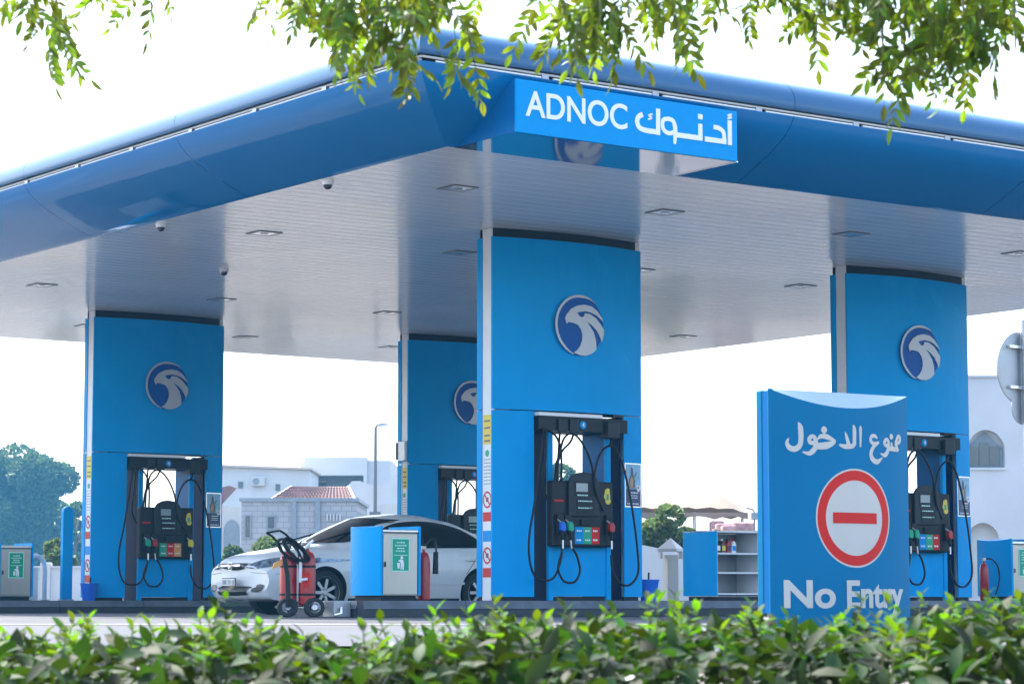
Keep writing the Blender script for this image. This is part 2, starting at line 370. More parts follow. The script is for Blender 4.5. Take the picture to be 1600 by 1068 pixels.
# name board on the canopy edge
sg = thing('canopy_sign', 'bright blue name board with white Latin and Arabic lettering on the canopy edge', 'sign', (-3.67, -5.58, 5.045))
MB().box(0, 3.04, 0, .03, 0, .565).build('face', 'blue_sign', sg, bevel=.006)
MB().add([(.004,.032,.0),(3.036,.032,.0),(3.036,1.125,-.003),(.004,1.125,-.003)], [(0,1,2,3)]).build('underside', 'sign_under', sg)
MB().prism([(.031, .001), (1.125, .001), (.9, .2), (.06, .56), (.031, .56)], 'yz', .002, .02).build('side_panel', 'blue_dark', sg)
MB().prism([(.031, .001), (1.125, .001), (.9, .2), (.06, .56), (.031, .56)], 'yz', 3.02, 3.038).build('side_panel', 'blue_dark', sg)
MB().tube([(3.045, .01, .003), (3.045, 1.1, .0)], .012, 6).build('edge_trim', 'steel_bright', sg)
lt = lettering('ADNOC', .262, 'white_print', sg, (.13, -.004, .19), offset=.016)
xsn = [v.co.x for v in lt.data.vertices]; lt.scale = (1.355/(max(xsn)-min(xsn)), 1, 1)
mb = MB(); W_ = .056
for i, (pts, wd) in enumerate([([(1.906,.465),(1.904,.175)], W_), ([(1.93,.207),(1.80,.205),(1.70,.21),(1.636,.235),(1.613,.298),(1.64,.35),(1.69,.375)], W_),
        ([(1.825,.395),(1.775,.375),(1.815,.352),(1.765,.332)], .02), ([(2.06,.37),(1.98,.35),(1.965,.28),(2.0,.225),(2.07,.212),(2.14,.24)], W_*.85),
        ([(2.04,.37),(2.11,.355),(2.14,.29),(2.142,.20),(2.135,.10)], [W_*.85,W_*.85,W_,W_,.03]), ([(2.14,.205),(2.53,.205)], W_), ([(2.50,.365),(2.50,.178)], W_), ([(2.47,.444),(2.532,.444)], W_),
        ([(2.693,.35),(2.77,.345),(2.83,.31),(2.843,.25),(2.84,.18)], W_*.9), ([(2.873,.203),(2.565,.203)], W_), ([(2.925,.451),(2.925,.172)], W_), ([(2.955,.52),(2.903,.505),(2.95,.485),(2.895,.47)], .02)]):
    if i in (3, 8, 10): mb.build('arabic_letter', 'white_print', sg)['kind'] = 'stuff'; mb = MB()
    stroke(mb, pts, wd, -.005-.0006*i, .001)
mb.build('arabic_letter', 'white_print', sg)['kind'] = 'stuff'
# square ceiling lights and dome cameras
LX = [-2.15, 1.0, 4.2, 7.42, 10.7]; LY = [-2.32, 2.2, 8.98, 13.8]; proto = None
rown = ['front row', 'second row from the front', 'third row from the front', 'rearmost row']; coln = ['leftmost', 'second from left', 'middle', 'fourth from left', 'rightmost']
for j, y in enumerate(LY):
    for i, x in enumerate(LX):
        lab = f'{coln[i]} square ceiling lamp, {rown[j]} under the canopy'
        if proto is None:
            proto = thing('ceiling_light', lab, 'ceiling light', (x, y, ZS), 0, 'square ceiling lights under the canopy'); proto.scale = (.82,)*3
            mb = MB()
            for a in ((-.22,.22,-.22,-.175),(-.22,.22,.175,.22),(-.22,-.175,-.175,.175),(.175,.22,-.175,.175)): mb.box(*a, -.014, -.001)
            mb.build('frame', 'lamp_frame', proto); MB().box(-.173,.173,-.173,.173,-.012,-.002).build('diffuser', 'lamp_glass', proto)
            MB().lathe([(.07,0),(.06,.008),(.03,.009)], (0,0,-.0215), 14).build('reflector', 'steel_bright', proto)
        else:
            c = copy_tree(proto); c.location = (x, y, ZS); c['label'] = lab
labs = ['dome camera on the canopy underside nearest the front corner, beside the left edge', 'dome camera at the left canopy edge, above the left column', 'dome camera under the middle of the canopy, left of the rear column']
for k, (x, y) in enumerate([(-3.66, -1.85), (-3.66, 2.25), (-.82, 5.65)]):
    if k == 0:
        dc = thing('dome_camera', labs[0], 'camera', (x, y, ZS), 0, 'dome cameras under the canopy'); dc.scale = (.68,)*3
        MB().lathe([(.10,0),(.10,-.05),(.085,-.065),(.085,-.075)], n=18).build('housing', 'white_paint', dc, smooth=40)
        MB().lathe([(.083,-.076),(.08,-.105),(.06,-.135),(.03,-.152),(0,-.157)], n=18).build('dome', 'dome_black', dc, smooth=60)
    else:
        c = copy_tree(dc); c.location = (x, y, ZS); c['label'] = labs[k]

# ---------------------------------------------------------------- columns
CW, CT, CB = 2.475, .3475, .17
def cy_(x): return -CB*(1-((x-CW/2)/(CW/2))**2)
def curved(mb, x0, x1, z0, z1, off=0.0, th=.03, side=1, n=14, ret=.09):
    """bowed sheet with returned edges; side=-1 mirrors it to the rear"""
    def Y(y): return y if side == 1 else CT-y
    xs_ = [x0+(x1-x0)*i/n for i in range(n+1)]
    vs_ = [(x, Y(cy_(x)+off), z) for z in (z0, z1) for x in xs_]+[(x, Y(cy_(x)+off+th), z) for z in (z0, z1) for x in xs_]; m_ = n+1
    fs = []
    for i in range(n): fs += [(i, i+1, m_+i+1, m_+i), (2*m_+i, 3*m_+i, 3*m_+i+1, 2*m_+i+1), (i, 2*m_+i, 2*m_+i+1, i+1), (m_+i, m_+i+1, 3*m_+i+1, 3*m_+i)]
    fs += [(0, m_, 3*m_, 2*m_), (n, 2*m_+n, 3*m_+n, m_+n)]
    mb.add(vs_, fs)
    if ret:
        for xx, s in ((x0, 1), (x1, -1)):
            a, b_ = sorted((xx, xx+s*.02)); y0, y1 = sorted((Y(cy_(xx)+off+th), Y(cy_(xx)+off+th+ret))); mb.box(a, b_, y0, y1, z0, z1)
    return mb
EM = lambda pts: [((x-457)/338, -(y-525)/420) for x, y in pts]
HEAD = EM([(275,522),(250,440),(270,390),(330,310),(420,255),(520,235),(620,250),(700,310),(757,390),(783,450),(740,415),(690,372),(620,340),(540,325),(470,335),(418,355),(455,402),(490,412),(516,392),(524,352),(600,358),(680,410),(740,480),(793,560),(789,640),(763,735),(735,660),(690,580),(620,510),(545,462),(600,530),(650,610),(680,720),(685,842),(620,905),(540,938),(460,938),(372,905),(420,866),(460,808),(488,720),(490,650),(470,580),(430,522),(380,502),(330,492),(292,492)])
def emblem(parent, x, z, r):
    y = -CB-.006
    d = MB().lathe([(r*.985, 0), (r*.985, -.022), (0, -.022)], (x, y, z), 48, 'y').build('emblem_disc', 'emblem_blue', parent)
    mb = MB(); n = 60; vs_ = []; fs = []
    for i in range(n+1):       # tapered ring from upper right over the left side to the bottom
        th = R(48+(255-48)*i/n); t_ = i/n; wd = .085*min(1, t_*6)*min(1, (1-t_)*5+.35)
        for rr in (1.0, 1.0-max(.004, wd)):
            for yy in (-.022, -.036): vs_.append((x+r*rr*math.cos(th), y+yy, z+r*rr*math.sin(th)))
    for i in range(n):
        a, b_ = i*4, i*4+4; fs += [(a+1, a+3, b_+3, b_+1), (a, a+1, b_+1, b_), (a+2, b_+2, b_+3, a+3)]
    mb.add(vs_, fs).build('emblem_ring', 'silver', parent)
    MB().prism([(x+r*a, z+r*b_) for a, b_ in HEAD], 'xz', y-.023, y-.037).build('emblem_falcon', 'silver', parent)
def sticker(parent, x, y, z, w_, h, m, name='sticker'): return MB().box(x, x+w_, y-.002, y, z, z+h).build(name, m, parent)
def stripes(mb, x0, x1, zs, h, y):     # small print too fine to read: rows of short dashes
    for z in zs:
        xx = x0
        while xx < x1-.01:
            ww = random.uniform(.012, .04); mb.box(xx, min(x1, xx+ww), y-.0012, y, z, z+h); xx += ww+.008
def make_column(name, label):
    t = thing(name, label, 'column', (0, 0, .2), 0, 'blue canopy columns')
    for side in (1, -1):
        curved(MB(), 0, CW, 2.472, 4.725, side=side, ret=0 if side == 1 else .08).build('upper_panel', 'blue_panel', t)
        curved(MB(), 0, .58, .05, 2.458, side=side, n=4, ret=0 if side == 1 else .08).build('lower_panel', 'blue_panel', t)
        curved(MB(), 2.10, CW, .05, 2.458, side=side, n=3, ret=0 if side == 1 else .08).build('lower_panel', 'blue_panel', t)
        curved(MB(), .03, CW-.03, 4.725, 4.842, off=.035, th=.02, side=side, ret=0).build('collar', 'collar_dark', t)
        for a, b_ in ((.02, .56), (2.12, CW-.02)): curved(MB(), a, b_, 0.0, .05, off=.03, th=.05, side=side, n=4, ret=0).build('plinth', 'collar_dark', t)
        for xx in (.006, CW-.03):
            MB().box(xx, xx+.024, *(sorted((cy_(xx)-.004, cy_(xx)+.02)) if side == 1 else (CT-.02-cy_(xx), CT+.004-cy_(xx))), 2.459, 2.471).build('seam_clip', 'white_print', t)
    MB().box(.012, .30, .034, .245, 0, 4.844).build('core_post', 'white_paint', t, bevel=.008)
    MB().box(CW-.30, CW-.012, .014, .235, 0, 4.844).build('core_post', 'white_paint', t, bevel=.008)
    MB().box(.302, CW-.302, .05, .28, 2.60, 4.84).build('inner_frame', 'collar_dark', t)
    for xx in (.555, 2.105): MB().box(xx, xx+.022, .02, .33, .01, 2.45).build('reveal', 'recess_shade', t)
    emblem(t, 1.272, 3.62, .405)
    # safety notices on the white post (they face -x)
    def note(z0, z1, m, y0=.03, y1=.22): return MB().box(.0085, .0115, y0, y1, z0, z1).build('notice', m, t)
    nb = note(2.02, 2.40, 'yellow_print'); mb = MB()
    for zz in (2.31, 2.22, 2.12, 2.05): mb.box(.007, .0085, .06, .19, zz, zz+.022)
    mb.build('notice_print', 'grey_print', nb)['kind'] = 'stuff'
    MB().lathe([(.045, 0), (.045, -.002)], (.0115, .13, 1.90), 16, 'x').build('notice', 'green_print', t)
    mb = MB()
    for zz in np.arange(1.50, 1.84, .045): mb.box(.009, .0115, .05, .2, zz, zz+.010)
    mb.build('notice_print', 'shutter', t)['kind'] = 'stuff'
    for zc, zt in ((1.30, 1.02), (.58, .30)):
        mb = MB(); n = 28; vs_ = []; fs = []
        for i in range(n):
            th = 2*math.pi*i/n
            for rr in (.095, .075): vs_.append((.009, .127+rr*math.cos(th), zc+rr*1.15*math.sin(th)))
        for i in range(n): a, b_ = 2*i, 2*((i+1) % n); fs.append((a, a+1, b_+1, b_))
        mb.add(vs_, fs); mb.obox((.008, .127, zc), (.0008, 0, 0), (0, .052, .06), (0, .007, -.006)); mb.build('prohibition_ring', 'red_print', t)['kind'] = 'stuff'
        MB().box(.0085, .0105, .10, .155, zc-.03, zc+.03).build('prohibition_symbol', 'grey_print', t)
        note(zt, zt+.12, 'red_print')
    note(.76, .90, 'blue_sign')
    return t
CX, CY = 6.3054, 11.5076
clab = ['tall blue column in the foreground with falcon emblem, nearest the camera', 'blue column with falcon emblem behind the No Entry sign on the right',
        'blue column with falcon emblem at the left, beside the front of the white car', 'blue column behind the white car, partly hidden by the foreground column']
col0 = make_column('canopy_column', clab[0])
cols = [col0]
for k, (x, y) in enumerate([(CX, 0), (0, CY), (CX, CY)]):
    c = copy_tree(col0); c.location = (x, y, .2); c['label'] = clab[k+1]; cols.append(c)
# small fittings on the rear column post
for z0 in (2.55, 1.35): pass
eb = thing('junction_box', 'small grey electrical box on the post of the rear column', 'electrical box', (CX-.06, CY+.10, 2.9))
MB().box(0, .07, -.08, .14, -.18, .18).build('case', 'galv', eb, bevel=.01); MB().box(.0, .03, .15, .22, -.15, .16).build('cover', 'grey_plastic', eb)
MB().tube([(.04,.05,-.18),(.04,.05,-1.9)], .012, 6).build('conduit', 'white_paint', eb)

# posters on the right lower panel of each column
def make_poster(label):
    t = thing('poster', label, 'poster', (0,0,0), 0, 'advertising posters on the columns')
    MB().box(0, .335, 0, .012, 0, .60).build('frame', 'steel_bright', t, bevel=.004)
    MB().box(.02, .315, -.004, 0, .02, .58).build('print', 'navy_print', t)
    MB().box(.022, .313, -.006, -.004, .25, .578).build('sky_area', 'sky_print', t)
    mb = MB(); mb.prism([(.09,.26),(.19,.26),(.20,.36),(.17,.42),(.16,.50),(.145,.54),(.12,.54),(.11,.50),(.11,.43),(.075,.38)], 'xz', -.008, -.006); mb.prism([(.19,.40),(.23,.47),(.22,.48),(.18,.42)], 'xz', -.008, -.006); mb.build('figure', 'grey_print', t)
    MB().prism([(.10,.27),(.155,.27),(.16,.38),(.13,.42),(.095,.38)], 'xz', -.0105, -.0085).build('apron', 'tan_print', t)
    MB().prism([(.22,.30),(.30,.30),(.30,.24),(.27,.21),(.235,.23)], 'xz', -.0105, -.0085).build('badge', 'white_print', t)
    MB().prism([(.235,.285),(.285,.285),(.28,.255),(.25,.245)], 'xz', -.0125, -.0108).build('badge_print', 'tan_print', t)
    mb = MB(); stripes(mb, .12, .26, (.19,), .018, -.004); stripes(mb, .12, .26, (.155, .125), .012, -.004); stripes(mb, .04, .29, (.045,), .014, -.004); mb.build('small_print', 'white_print', t)['kind'] = 'stuff'
    return t
plab = ['poster in a pale frame on the foreground column, right of its pump', 'poster in a pale frame on the column behind the No Entry sign', 'poster in a pale frame on the left column, above the white car bonnet', 'poster in a pale frame on the rear column, behind the car']
po0 = None
for k, (x, y) in enumerate([(0,0),(CX,0),(0,CY),(CX,CY)]):
    if k == 3: continue
    p_ = make_poster(plab[k]) if po0 is None else copy_tree(po0); po0 = po0 or p_
    p_.location = (x+2.118, y-.087, .2+1.24); p_.rotation_euler = (0, 0, math.atan(.19)); p_['label'] = plab[k]

# ---------------------------------------------------------------- fuel dispensers
def make_dispenser(label, cols_, number, decal):
    t = thing('fuel_dispenser', label, 'fuel pump', (0, 0, .2), 0, 'fuel pumps')
    for x in (.83, 1.79):
        MB().box(x, x+.08, -.10, -.04, 0, 2.215).build('upright', 'blue_panel', t, bevel=.012)
        MB().box(x+.012, x+.076, -.039, .44, 0, 2.215).build('side_panel', 'recess_shade' if x < 1 else 'blue_dark', t)  # left panel takes the blue darkened for recess shade
    MB().box(.912, 1.788, -.085, .42, .055, .70).build('lower_cabinet', 'blue_panel', t, bevel=.006)
    MB().box(.93, 1.77, -.07, .40, 0, .053).build('base', 'collar_dark', t)
    MB().box(.79, 1.80, -.23, -.102, .702, 1.56).build('display_cabinet', 'black_plastic', t, bevel=.02); MB().box(.914, 1.786, -.10, .42, .702, 1.54).build('rear_cabinet', 'black_plastic', t)
    hd = MB(); hd.box(.60, 2.075, -.20, .45, 2.217, 2.395); hd.prism([(.60,2.397),(1.66,2.397),(1.66,2.40),(.60,2.40)], 'xz', -.2, .4)
    h = hd.build('hose_head', 'black_plastic', t, bevel=.015)
    MB().box(.60, 1.65, -.205, .30, 2.402, 2.447).build('head_label', 'white_print', t)
    for x in (.90, 1.09): MB().box(x, x+.15, -.235, -.202, 2.19, 2.37).build('hose_outlet', 'grey_plastic', t, bevel=.008)
    MB().box(1.70, 1.90, -.26, -.10, 2.14, 2.36).build('hose_box', 'grey_plastic', t, bevel=.01)
    MB().lathe([(.055, 0), (.055, -.010), (.045, -.014)], (1.32, -.202, 2.30), 20, 'y').build('number_disc', 'blue_sign', t)
    lettering(number, .06, 'white_print', t, (1.295, -.219, 2.272), offset=.01)
    # arched display tower
    arch = [(1.04,1.10),(1.04,1.55),(1.09,1.62),(1.18,1.665),(1.29,1.68),(1.40,1.665),(1.49,1.62),(1.54,1.55),(1.54,1.10)]
    tw = MB().prism(arch, 'xz', -.275, -.231).build('display_tower', 'grey_plastic', t, bevel=.01)
    MB().box(1.12, 1.46, -.279, -.276, 1.36, 1.56).build('bezel', 'black_plastic', t); MB().box(1.15, 1.34, -.282, -.2795, 1.42, 1.53).build('screen', 'lcd', t)
    MB().box(1.16, 1.46, -.283, -.276, 1.13, 1.33).build('keypad_panel', 'black_plastic', t, bevel=.004)
    mb = MB(); stripes(mb, 1.17, 1.34, (1.365,), .018, -.2795); stripes(mb, 1.18, 1.42, (1.29, 1.20), .016, -.2832); mb.build('small_print', 'mint_print', t)['kind'] = 'stuff'
    mb = MB()
    for i in range(4):
        for j in range(3): mb.box(1.36+.028*j, 1.38+.028*j, -.2866, -.2832, 1.15+.035*i, 1.175+.035*i)
    mb.build('keypad', 'grey_plastic', t)['kind'] = 'stuff'
    MB().box(1.25, 1.40, -.262, -.231, .98, 1.06).build('receipt_slot', 'rubber', t, bevel=.006)
    MB().box(.83, .98, -.236, -.2305, 1.285, 1.31).build('stop_label', 'red_print', t)
    x = 1.16
    for c_ in decal: MB().box(x, x+.135, -.2345, -.2305, .74, .96).build('grade_label', c_, t); x += .137
    mb = MB(); stripes(mb, 1.19, 1.27, (.90, .78), .02, -.2350); stripes(mb, 1.33, 1.41, (.90, .78), .02, -.2350); stripes(mb, 1.46, 1.54, (.90, .78), .024, -.2350); mb.build('grade_print', 'white_print', t)['kind'] = 'stuff'
    # yellow hand-shaped notice
    mb = MB(); mb.lathe([(.052, 0), (.052, -.003)], (1.70, -.2305, 1.37), 18, 'y'); mb.lathe([(.045, 0), (.045, -.003)], (1.715, -.2308, 1.31), 18, 'y'); mb.prism([(1.65,1.37),(1.75,1.36),(1.74,1.47),(1.71,1.48),(1.67,1.46)], 'xz', -.2340, -.2312); mb.build('hand_notice', 'yellow_print', t)
    MB().box(1.685, 1.725, -.2360, -.2342, 1.32, 1.40).build('hand_print', 'green_print', t)
    # hoses, measured on the plane y = -0.28
    def hose(pts, r=.0155): return MB().tube(smooth_pts([(a, (-.29 if len(q) == 0 else q[0]), b_) for a, b_, *q in pts], 7), r, 8).build('hose', 'rubber', t, smooth=60)
    hose([(.66,2.235,-.22),(.58,1.97),(.475,1.31),(.38,.83),(.385,.52),(.473,.31),(.637,.258),(.785,.311),(.885,.522),(.908,.70)])
    hose([(.70,2.21,-.22),(.64,1.84),(.60,1.49),(.72,1.285,-.24)])
    hose([(.86,1.50,-.20),(.88,1.75,-.2),(.905,1.90,-.24),(.96,2.11,-.27),(1.10,2.175,-.28),(1.274,2.02),(1.408,1.73),(1.44,1.47,-.24)])
    hose([(.90,1.50,-.20),(.90,1.85,-.22),(.93,2.21,-.22)])
    hose([(.965,1.50,-.20),(.95,1.92,-.22),(.86,2.12,-.24),(.74,2.21,-.22)])
    hose([(1.16,2.20,-.22),(1.08,2.07,-.25),(.94,1.93,-.24),(.87,1.70,-.22),(.84,1.50,-.2)])
    hose([(.885,.60,-.30),(.828,.42,-.31),(.90,.27,-.31),(1.0,.232,-.31),(1.12,.255,-.30),(1.20,.39),(1.151,.578),(1.061,.70)])
    hose([(1.719,.60),(1.742,.396),(1.86,.231),(2.032,.21),(2.171,.372),(2.156,.723),(2.073,1.235),(1.955,1.692),(1.836,1.959),(1.70,2.035),(1.55,1.935),(1.45,1.677),(1.467,1.409),(1.626,1.185,-.25)])
    hose([(1.80,2.15,-.2),(1.76,2.09,-.24),(1.70,2.035,-.28)])
    for x, cc, dx in ((.905, cols_[0], 0), (1.03, cols_[1], .02), (1.712, cols_[2], 0)):
        nz = MB(); nz.prism([(-.05,.07),(.02,.085),(.055,.03),(.055,-.05),(.02,-.08),(-.045,-.05)], 'xz', -.03, .03)
        o = nz.build('nozzle_boot', cc, t, bevel=.012, loc=(x, -.30, .955)); o.scale = (.85, 1, .85)
        MB().tube([(0,0,-.06),(.004,0,-.16),(.006,0,-.20)], [.03,.026,.02], 8).build('nozzle_grip', 'black_plastic', o)
        MB().tube([(.006,0,-.20),(.008+dx,0,-.33)], [.018,.016], 8).build('swivel', 'steel_bright', o)
        MB().tube([(-.03,0,.075),(-.06,.03,.11),(-.05,.07,.13)], .012, 6).build('spout', 'steel', o)
        MB().box(x-.06, x+.05, -.275, -.232, .86, 1.12).build('nozzle_holster', 'black_plastic', t, bevel=.01)
    return t
B_, G_, R_, Y_ = 'emblem_blue', 'green_print', 'red_paint', 'yellow_print'
d0 = make_dispenser('black fuel pump with blue, green and red nozzles in the foreground column', ('blue_plastic', G_, R_), '4', ('blue_sign', G_, 'red_print'))
d1 = make_dispenser('black fuel pump behind the right edge of the No Entry sign', (G_, G_, R_), '4', ('blue_sign', G_, 'red_print')); d1.location.x = CX
d2 = make_dispenser('black fuel pump with green, red and yellow nozzles in the left column', (G_, R_, Y_), '4', (G_, 'red_print', 'orange_print')); d2.location = (0, CY, .2)
d3 = copy_tree(d0); d3.location = (CX, CY, .2); d3['label'] = 'black fuel pump in the rear column, mostly hidden by the white car'

# ---------------------------------------------------------------- litter bins and the shelf unit
def end_panel(x, s, h):     # bowed blue end board, scooped along its top edge; bows towards s
    n = 12; vs_ = []; fs = []
    for i in range(n+1):
        y = .70*i/n; b_ = .05*(1-((y-.35)/.35)**2); top = h-.028*(1-((y-.35)/.35)**2)
        vs_ += [(x+s*b_, y, .065), (x+s*b_, y, top), (x-s*.03, y, .065), (x-s*.03, y, h)]
    for i in range(n):
        a, c = 4*i, 4*i+4; fs += [(a, c, c+1, a+1), (a+1, c+1, c+3, a+3), (a+2, a+3, c+3, c+2), (a, a+2, c+2, c)]
    fs += [(0,1,3,2), (4*n, 4*n+2, 4*n+3, 4*n+1)]
    return MB().add(vs_, fs)
def make_bin(label):
    t = thing('litter_bin', label, 'bin', (0,0,.2), 0, 'steel and blue litter bins on the islands')
    end_panel(0, -1, .93).build('end_panel', 'blue_panel', t, smooth=30); end_panel(.60, 1, .93).build('end_panel', 'blue_panel', t, smooth=30)
    MB().box(.035, .565, .02, .68, .065, .84).build('body', 'steel', t, bevel=.006)
    MB().box(.045, .555, .008, .019, .08, .825).build('door', 'steel', t, bevel=.004)
    MB().box(.033, .567, .0, .70, .845, .885).build('lid', 'steel_bright', t, bevel=.012)
    MB().box(.04, .56, .05, .65, 0, .064).build('base', 'collar_dark', t)
    MB().tube([(.065, -.004, .42), (.065, -.012, .45), (.065, -.004, .48)], .010, 6).build('door_latch', 'grey_plastic', t)
    MB().box(.165, .435, .003, .0075, .36, .78).build('sticker_border', 'mint_print', t)
    st = MB().box(.180, .420, .0005, .0028, .375, .765).build('sticker', 'green_print', t)
    mb = MB(); stripes(mb, .24, .36, (.715,), .016, .0003); stripes(mb, .215, .385, (.678,), .016, .0003); stripes(mb, .245, .355, (.643,), .016, .0003); stripes(mb, .225, .375, (.608,), .016, .0003); mb.box(.20, .40, -.001, .0003, .562, .570)
    mb.build('sticker_text', 'mint_print', st)['kind'] = 'stuff'
    mb = MB(); mb.lathe([(.020, .0003), (.020, -.001)], (.315, 0, .535), 14, 'y'); mb.prism([(.295,.515),(.335,.51),(.348,.46),(.345,.388),(.325,.388),(.318,.44),(.312,.388),(.296,.388),(.300,.47),(.265,.505),(.262,.495)], 'xz', -.001, .0003); mb.prism([(.245,.47),(.288,.47),(.282,.40),(.252,.40)], 'xz', -.001, .0003)
    mb.build('litter_symbol', 'white_print', st)['kind'] = 'stuff'
    return t
b0 = make_bin('steel litter bin with blue ends and green sticker, in front of the white car'); b0.location = (-1.78, -.11, .2)
b1 = copy_tree(b0); b1.location = (-1.72, 11.30, .2); b1['label'] = 'steel litter bin with green sticker at the left edge, beside the tall blue bollard'
b2 = copy_tree(b0); b2.location = (9.52, -.11, .2); b2['label'] = 'litter bin with blue end board at the far right, beyond the right column'
t = thing('shelf_unit', 'open white shelf unit with blue end boards between foreground column and No Entry sign', 'shelf', (3.68, -.11, .2))
end_panel(0, -1, .95).build('end_panel', 'blue_panel', t, smooth=30); end_panel(1.0, 1, .95).build('end_panel', 'blue_panel', t, smooth=30)
MB().box(.035, .965, .66, .69, .06, .93).build('back_panel', 'galv', t); MB().box(.036, .06, .03, .655, .06, .93).build('side_panel', 'white_paint', t); MB().box(.94, .964, .03, .655, .06, .93).build('side_panel', 'white_paint', t)
MB().box(.034, .966, .02, .69, .935, .955).build('top', 'white_paint', t)
for z in (.08, .37, .635): MB().box(.062, .938, .03, .65, z, z+.022).build('shelf', 'white_paint', t)
MB().box(.05, .95, .06, .64, 0, .055).build('base', 'collar_dark', t)
xx = .10
blab = ['dark red oil bottle, leftmost on the top shelf of the shelf unit', 'black oil bottle, second from left on the top shelf of the unit', 'dark red oil bottle, third from left on the top shelf of the unit', 'dark red oil bottle, fourth from left on the top shelf', 'white oil bottle at the right end of the bottle row on the shelf']
for i in range(5):
    o = thing('oil_bottle', blab[i], 'bottle', (3.68+xx, .10, .2+.658), 0, 'oil bottles on the shelf unit')
    MB().prism([(0,0),(.075,0),(.078,.12),(.05,.165),(.026,.165),(-.002,.12)], 'xz', 0, .10).build('bottle_body', ['red_paint','black_plastic','bottle_dark','red_paint','white_print'][i], o, bevel=.006)
    MB().lathe([(.018,.166),(.018,.195)], (.038,.05,0), 10).build('cap', ['white_print','red_print','white_print','black_plastic','red_print'][i], o); MB().box(.008, .068, -.002, 0, .03, .10).build('bottle_label', ['white_print','white_print','yellow_print','navy_print','blue_sign'][i], o)
    xx += .095

# ---------------------------------------------------------------- fire extinguishers
def ext_body(t, x, y, z, r, h, red='red_paint'):
    c = MB().lathe([(r*.8,0),(r,.02),(r,h-.12),(r*.92,h-.07),(r*.65,h-.02),(r*.25,h),(r*.2,h+.03)], (x,y,z), 22).build('cylinder', red, t, smooth=40)
    MB().box(x-.03, x+.03, y-.02, y+.02, z+h+.03, z+h+.075).build('valve', 'steel', t, bevel=.006)
    return c
t = thing('fire_extinguisher_trolley', 'twin red fire extinguisher trolley with black hose and white-hubbed wheels before the car', 'extinguisher', place(sx(468, 30.6), 30.6, 0), R(-20)); t.scale = (1.1, 1.1, 1.0)
for x, y in ((-.11, .03), (.09, -.03)):
    c = ext_body(t, x, y, .14, .095, .66)
    MB().lathe([(.098,0),(.098,.028)], (x,y,.60), 22).build('strap', 'black_plastic', t); MB().lathe([(.098,0),(.098,.028)], (x,y,.26), 22).build('strap', 'black_plastic', t)
MB().box(.02, .10, -.128, -.126, .36, .54).build('label_plate', 'red_print', t)
for x in (-.17, .13): 
    wl = MB().lathe([(.07,-.03),(.105,-.032),(.118,-.015),(.118,.015),(.105,.032),(.07,.03)], (x+.02,-.14,.118), 24, 'y').build('wheel', 'tyre', t, smooth=40)
    MB().lathe([(0,-.034),(.03,-.038),(.035,-.026),(.066,-.024),(.07,-.03)], (x+.02,-.14,.118), 20, 'y').build('hub', 'white_print' if x > 0 else 'galv', wl, smooth=30)
MB().tube([(-.20,-.14,.118),(.18,-.14,.118)], .012, 8).build('axle', 'steel', t)
fr = MB()
for x_, y_, p_ in ((-.16, .10, [(-.16,.10,.10),(-.15,.10,.55),(-.17,.08,.80),(-.28,.02,.96),(-.37,-.02,1.02)]), (.02, .10, [(.04,.10,.10),(.03,.10,.60),(.0,.08,.82),(-.12,.02,.98),(-.22,-.02,1.05)])): fr.tube(smooth_pts(p_, 5), .013, 8)
fr.tube([(-.37,-.02,1.02),(-.22,-.02,1.05)], .013, 8); fr.tube([(-.22,.05,.89),(-.06,.05,.90)], .011, 8); fr.box(-.24,.18,-.11,.12,.11,.138); fr.build('frame', 'black_plastic', t, smooth=40)
for k in range(3):
    hs_ = []; ph = random.uniform(0, 6)
    for i in range(52):
        th = i*.27+ph; rr = .125+.03*math.sin(i*.23+k*2); hs_.append((-.10+rr*math.cos(th)*1.05+.02*k, -.13-.02*k+.03*math.sin(i*.21+k), .80+rr*math.sin(th)*.72-.10*math.cos(th)+.01*k))
    MB().tube(hs_, .012, 6).build('hose', 'rubber', t, smooth=60)
MB().tube([(-.20,-.17,.74),(-.16,-.185,.50),(-.15,-.185,.12)], [.024,.028,.028], 8).build('hose_horn', 'black_plastic', t, smooth=40)
wt = MB(); wt.tube(smooth_pts([(.14,-.10,.93),(.05,-.13,.84),(0,-.15,.74),(-.01,-.15,.42)], 4), [.016]*13, 6); wt.tube([(-.01,-.15,.45),(.07,-.15,.46)], .018, 6); wt.build('pipe', 'white_paint', t, smooth=40)
MB().tube([(.14,-.10,.93),(.02,-.02,.86),(-.10,0,.88)], .013, 6).build('valve_lever', 'steel', t)
MB().prism([(-.33,.58),(-.22,.62),(-.21,.70),(-.30,.66)], 'xz', -.155, -.13).build('seal_tag', 'orange_print', t)
e1 = thing('fire_extinguisher', 'red fire extinguisher standing behind the steel bin beside the car', 'extinguisher', (-.86, .30, .2))
ext_body(e1, 0, 0, 0, .085, .62); MB().tube(smooth_pts([(0,0,.67),(.10,-.03,.78),(.15,-.05,.72),(.13,-.09,.4),(.12,-.09,.34)], 5), .014, 6).build('hose', 'rubber', e1, smooth=60); MB().tube([(.125,-.09,.62),(.12,-.09,.34)], [.034,.04], 8).build('horn', 'black_plastic', e1)
e2 = thing('fire_extinguisher', 'slim red fire extinguisher right of the pump behind the No Entry sign', 'extinguisher', (9.02, -.02, .2))
ext_body(e2, 0, 0, 0, .065, .56); MB().tube(smooth_pts([(0,0,.61),(.12,-.03,.62),(.24,-.05,.52),(.27,-.05,.3),(.18,-.05,.08)], 5), .012, 6).build('hose', 'rubber', e2, smooth=60)
bx_ = thing('valve_box', 'small grey metal box on the ground at the island end by the trolley', 'box', (-2.62, -.38, 0))
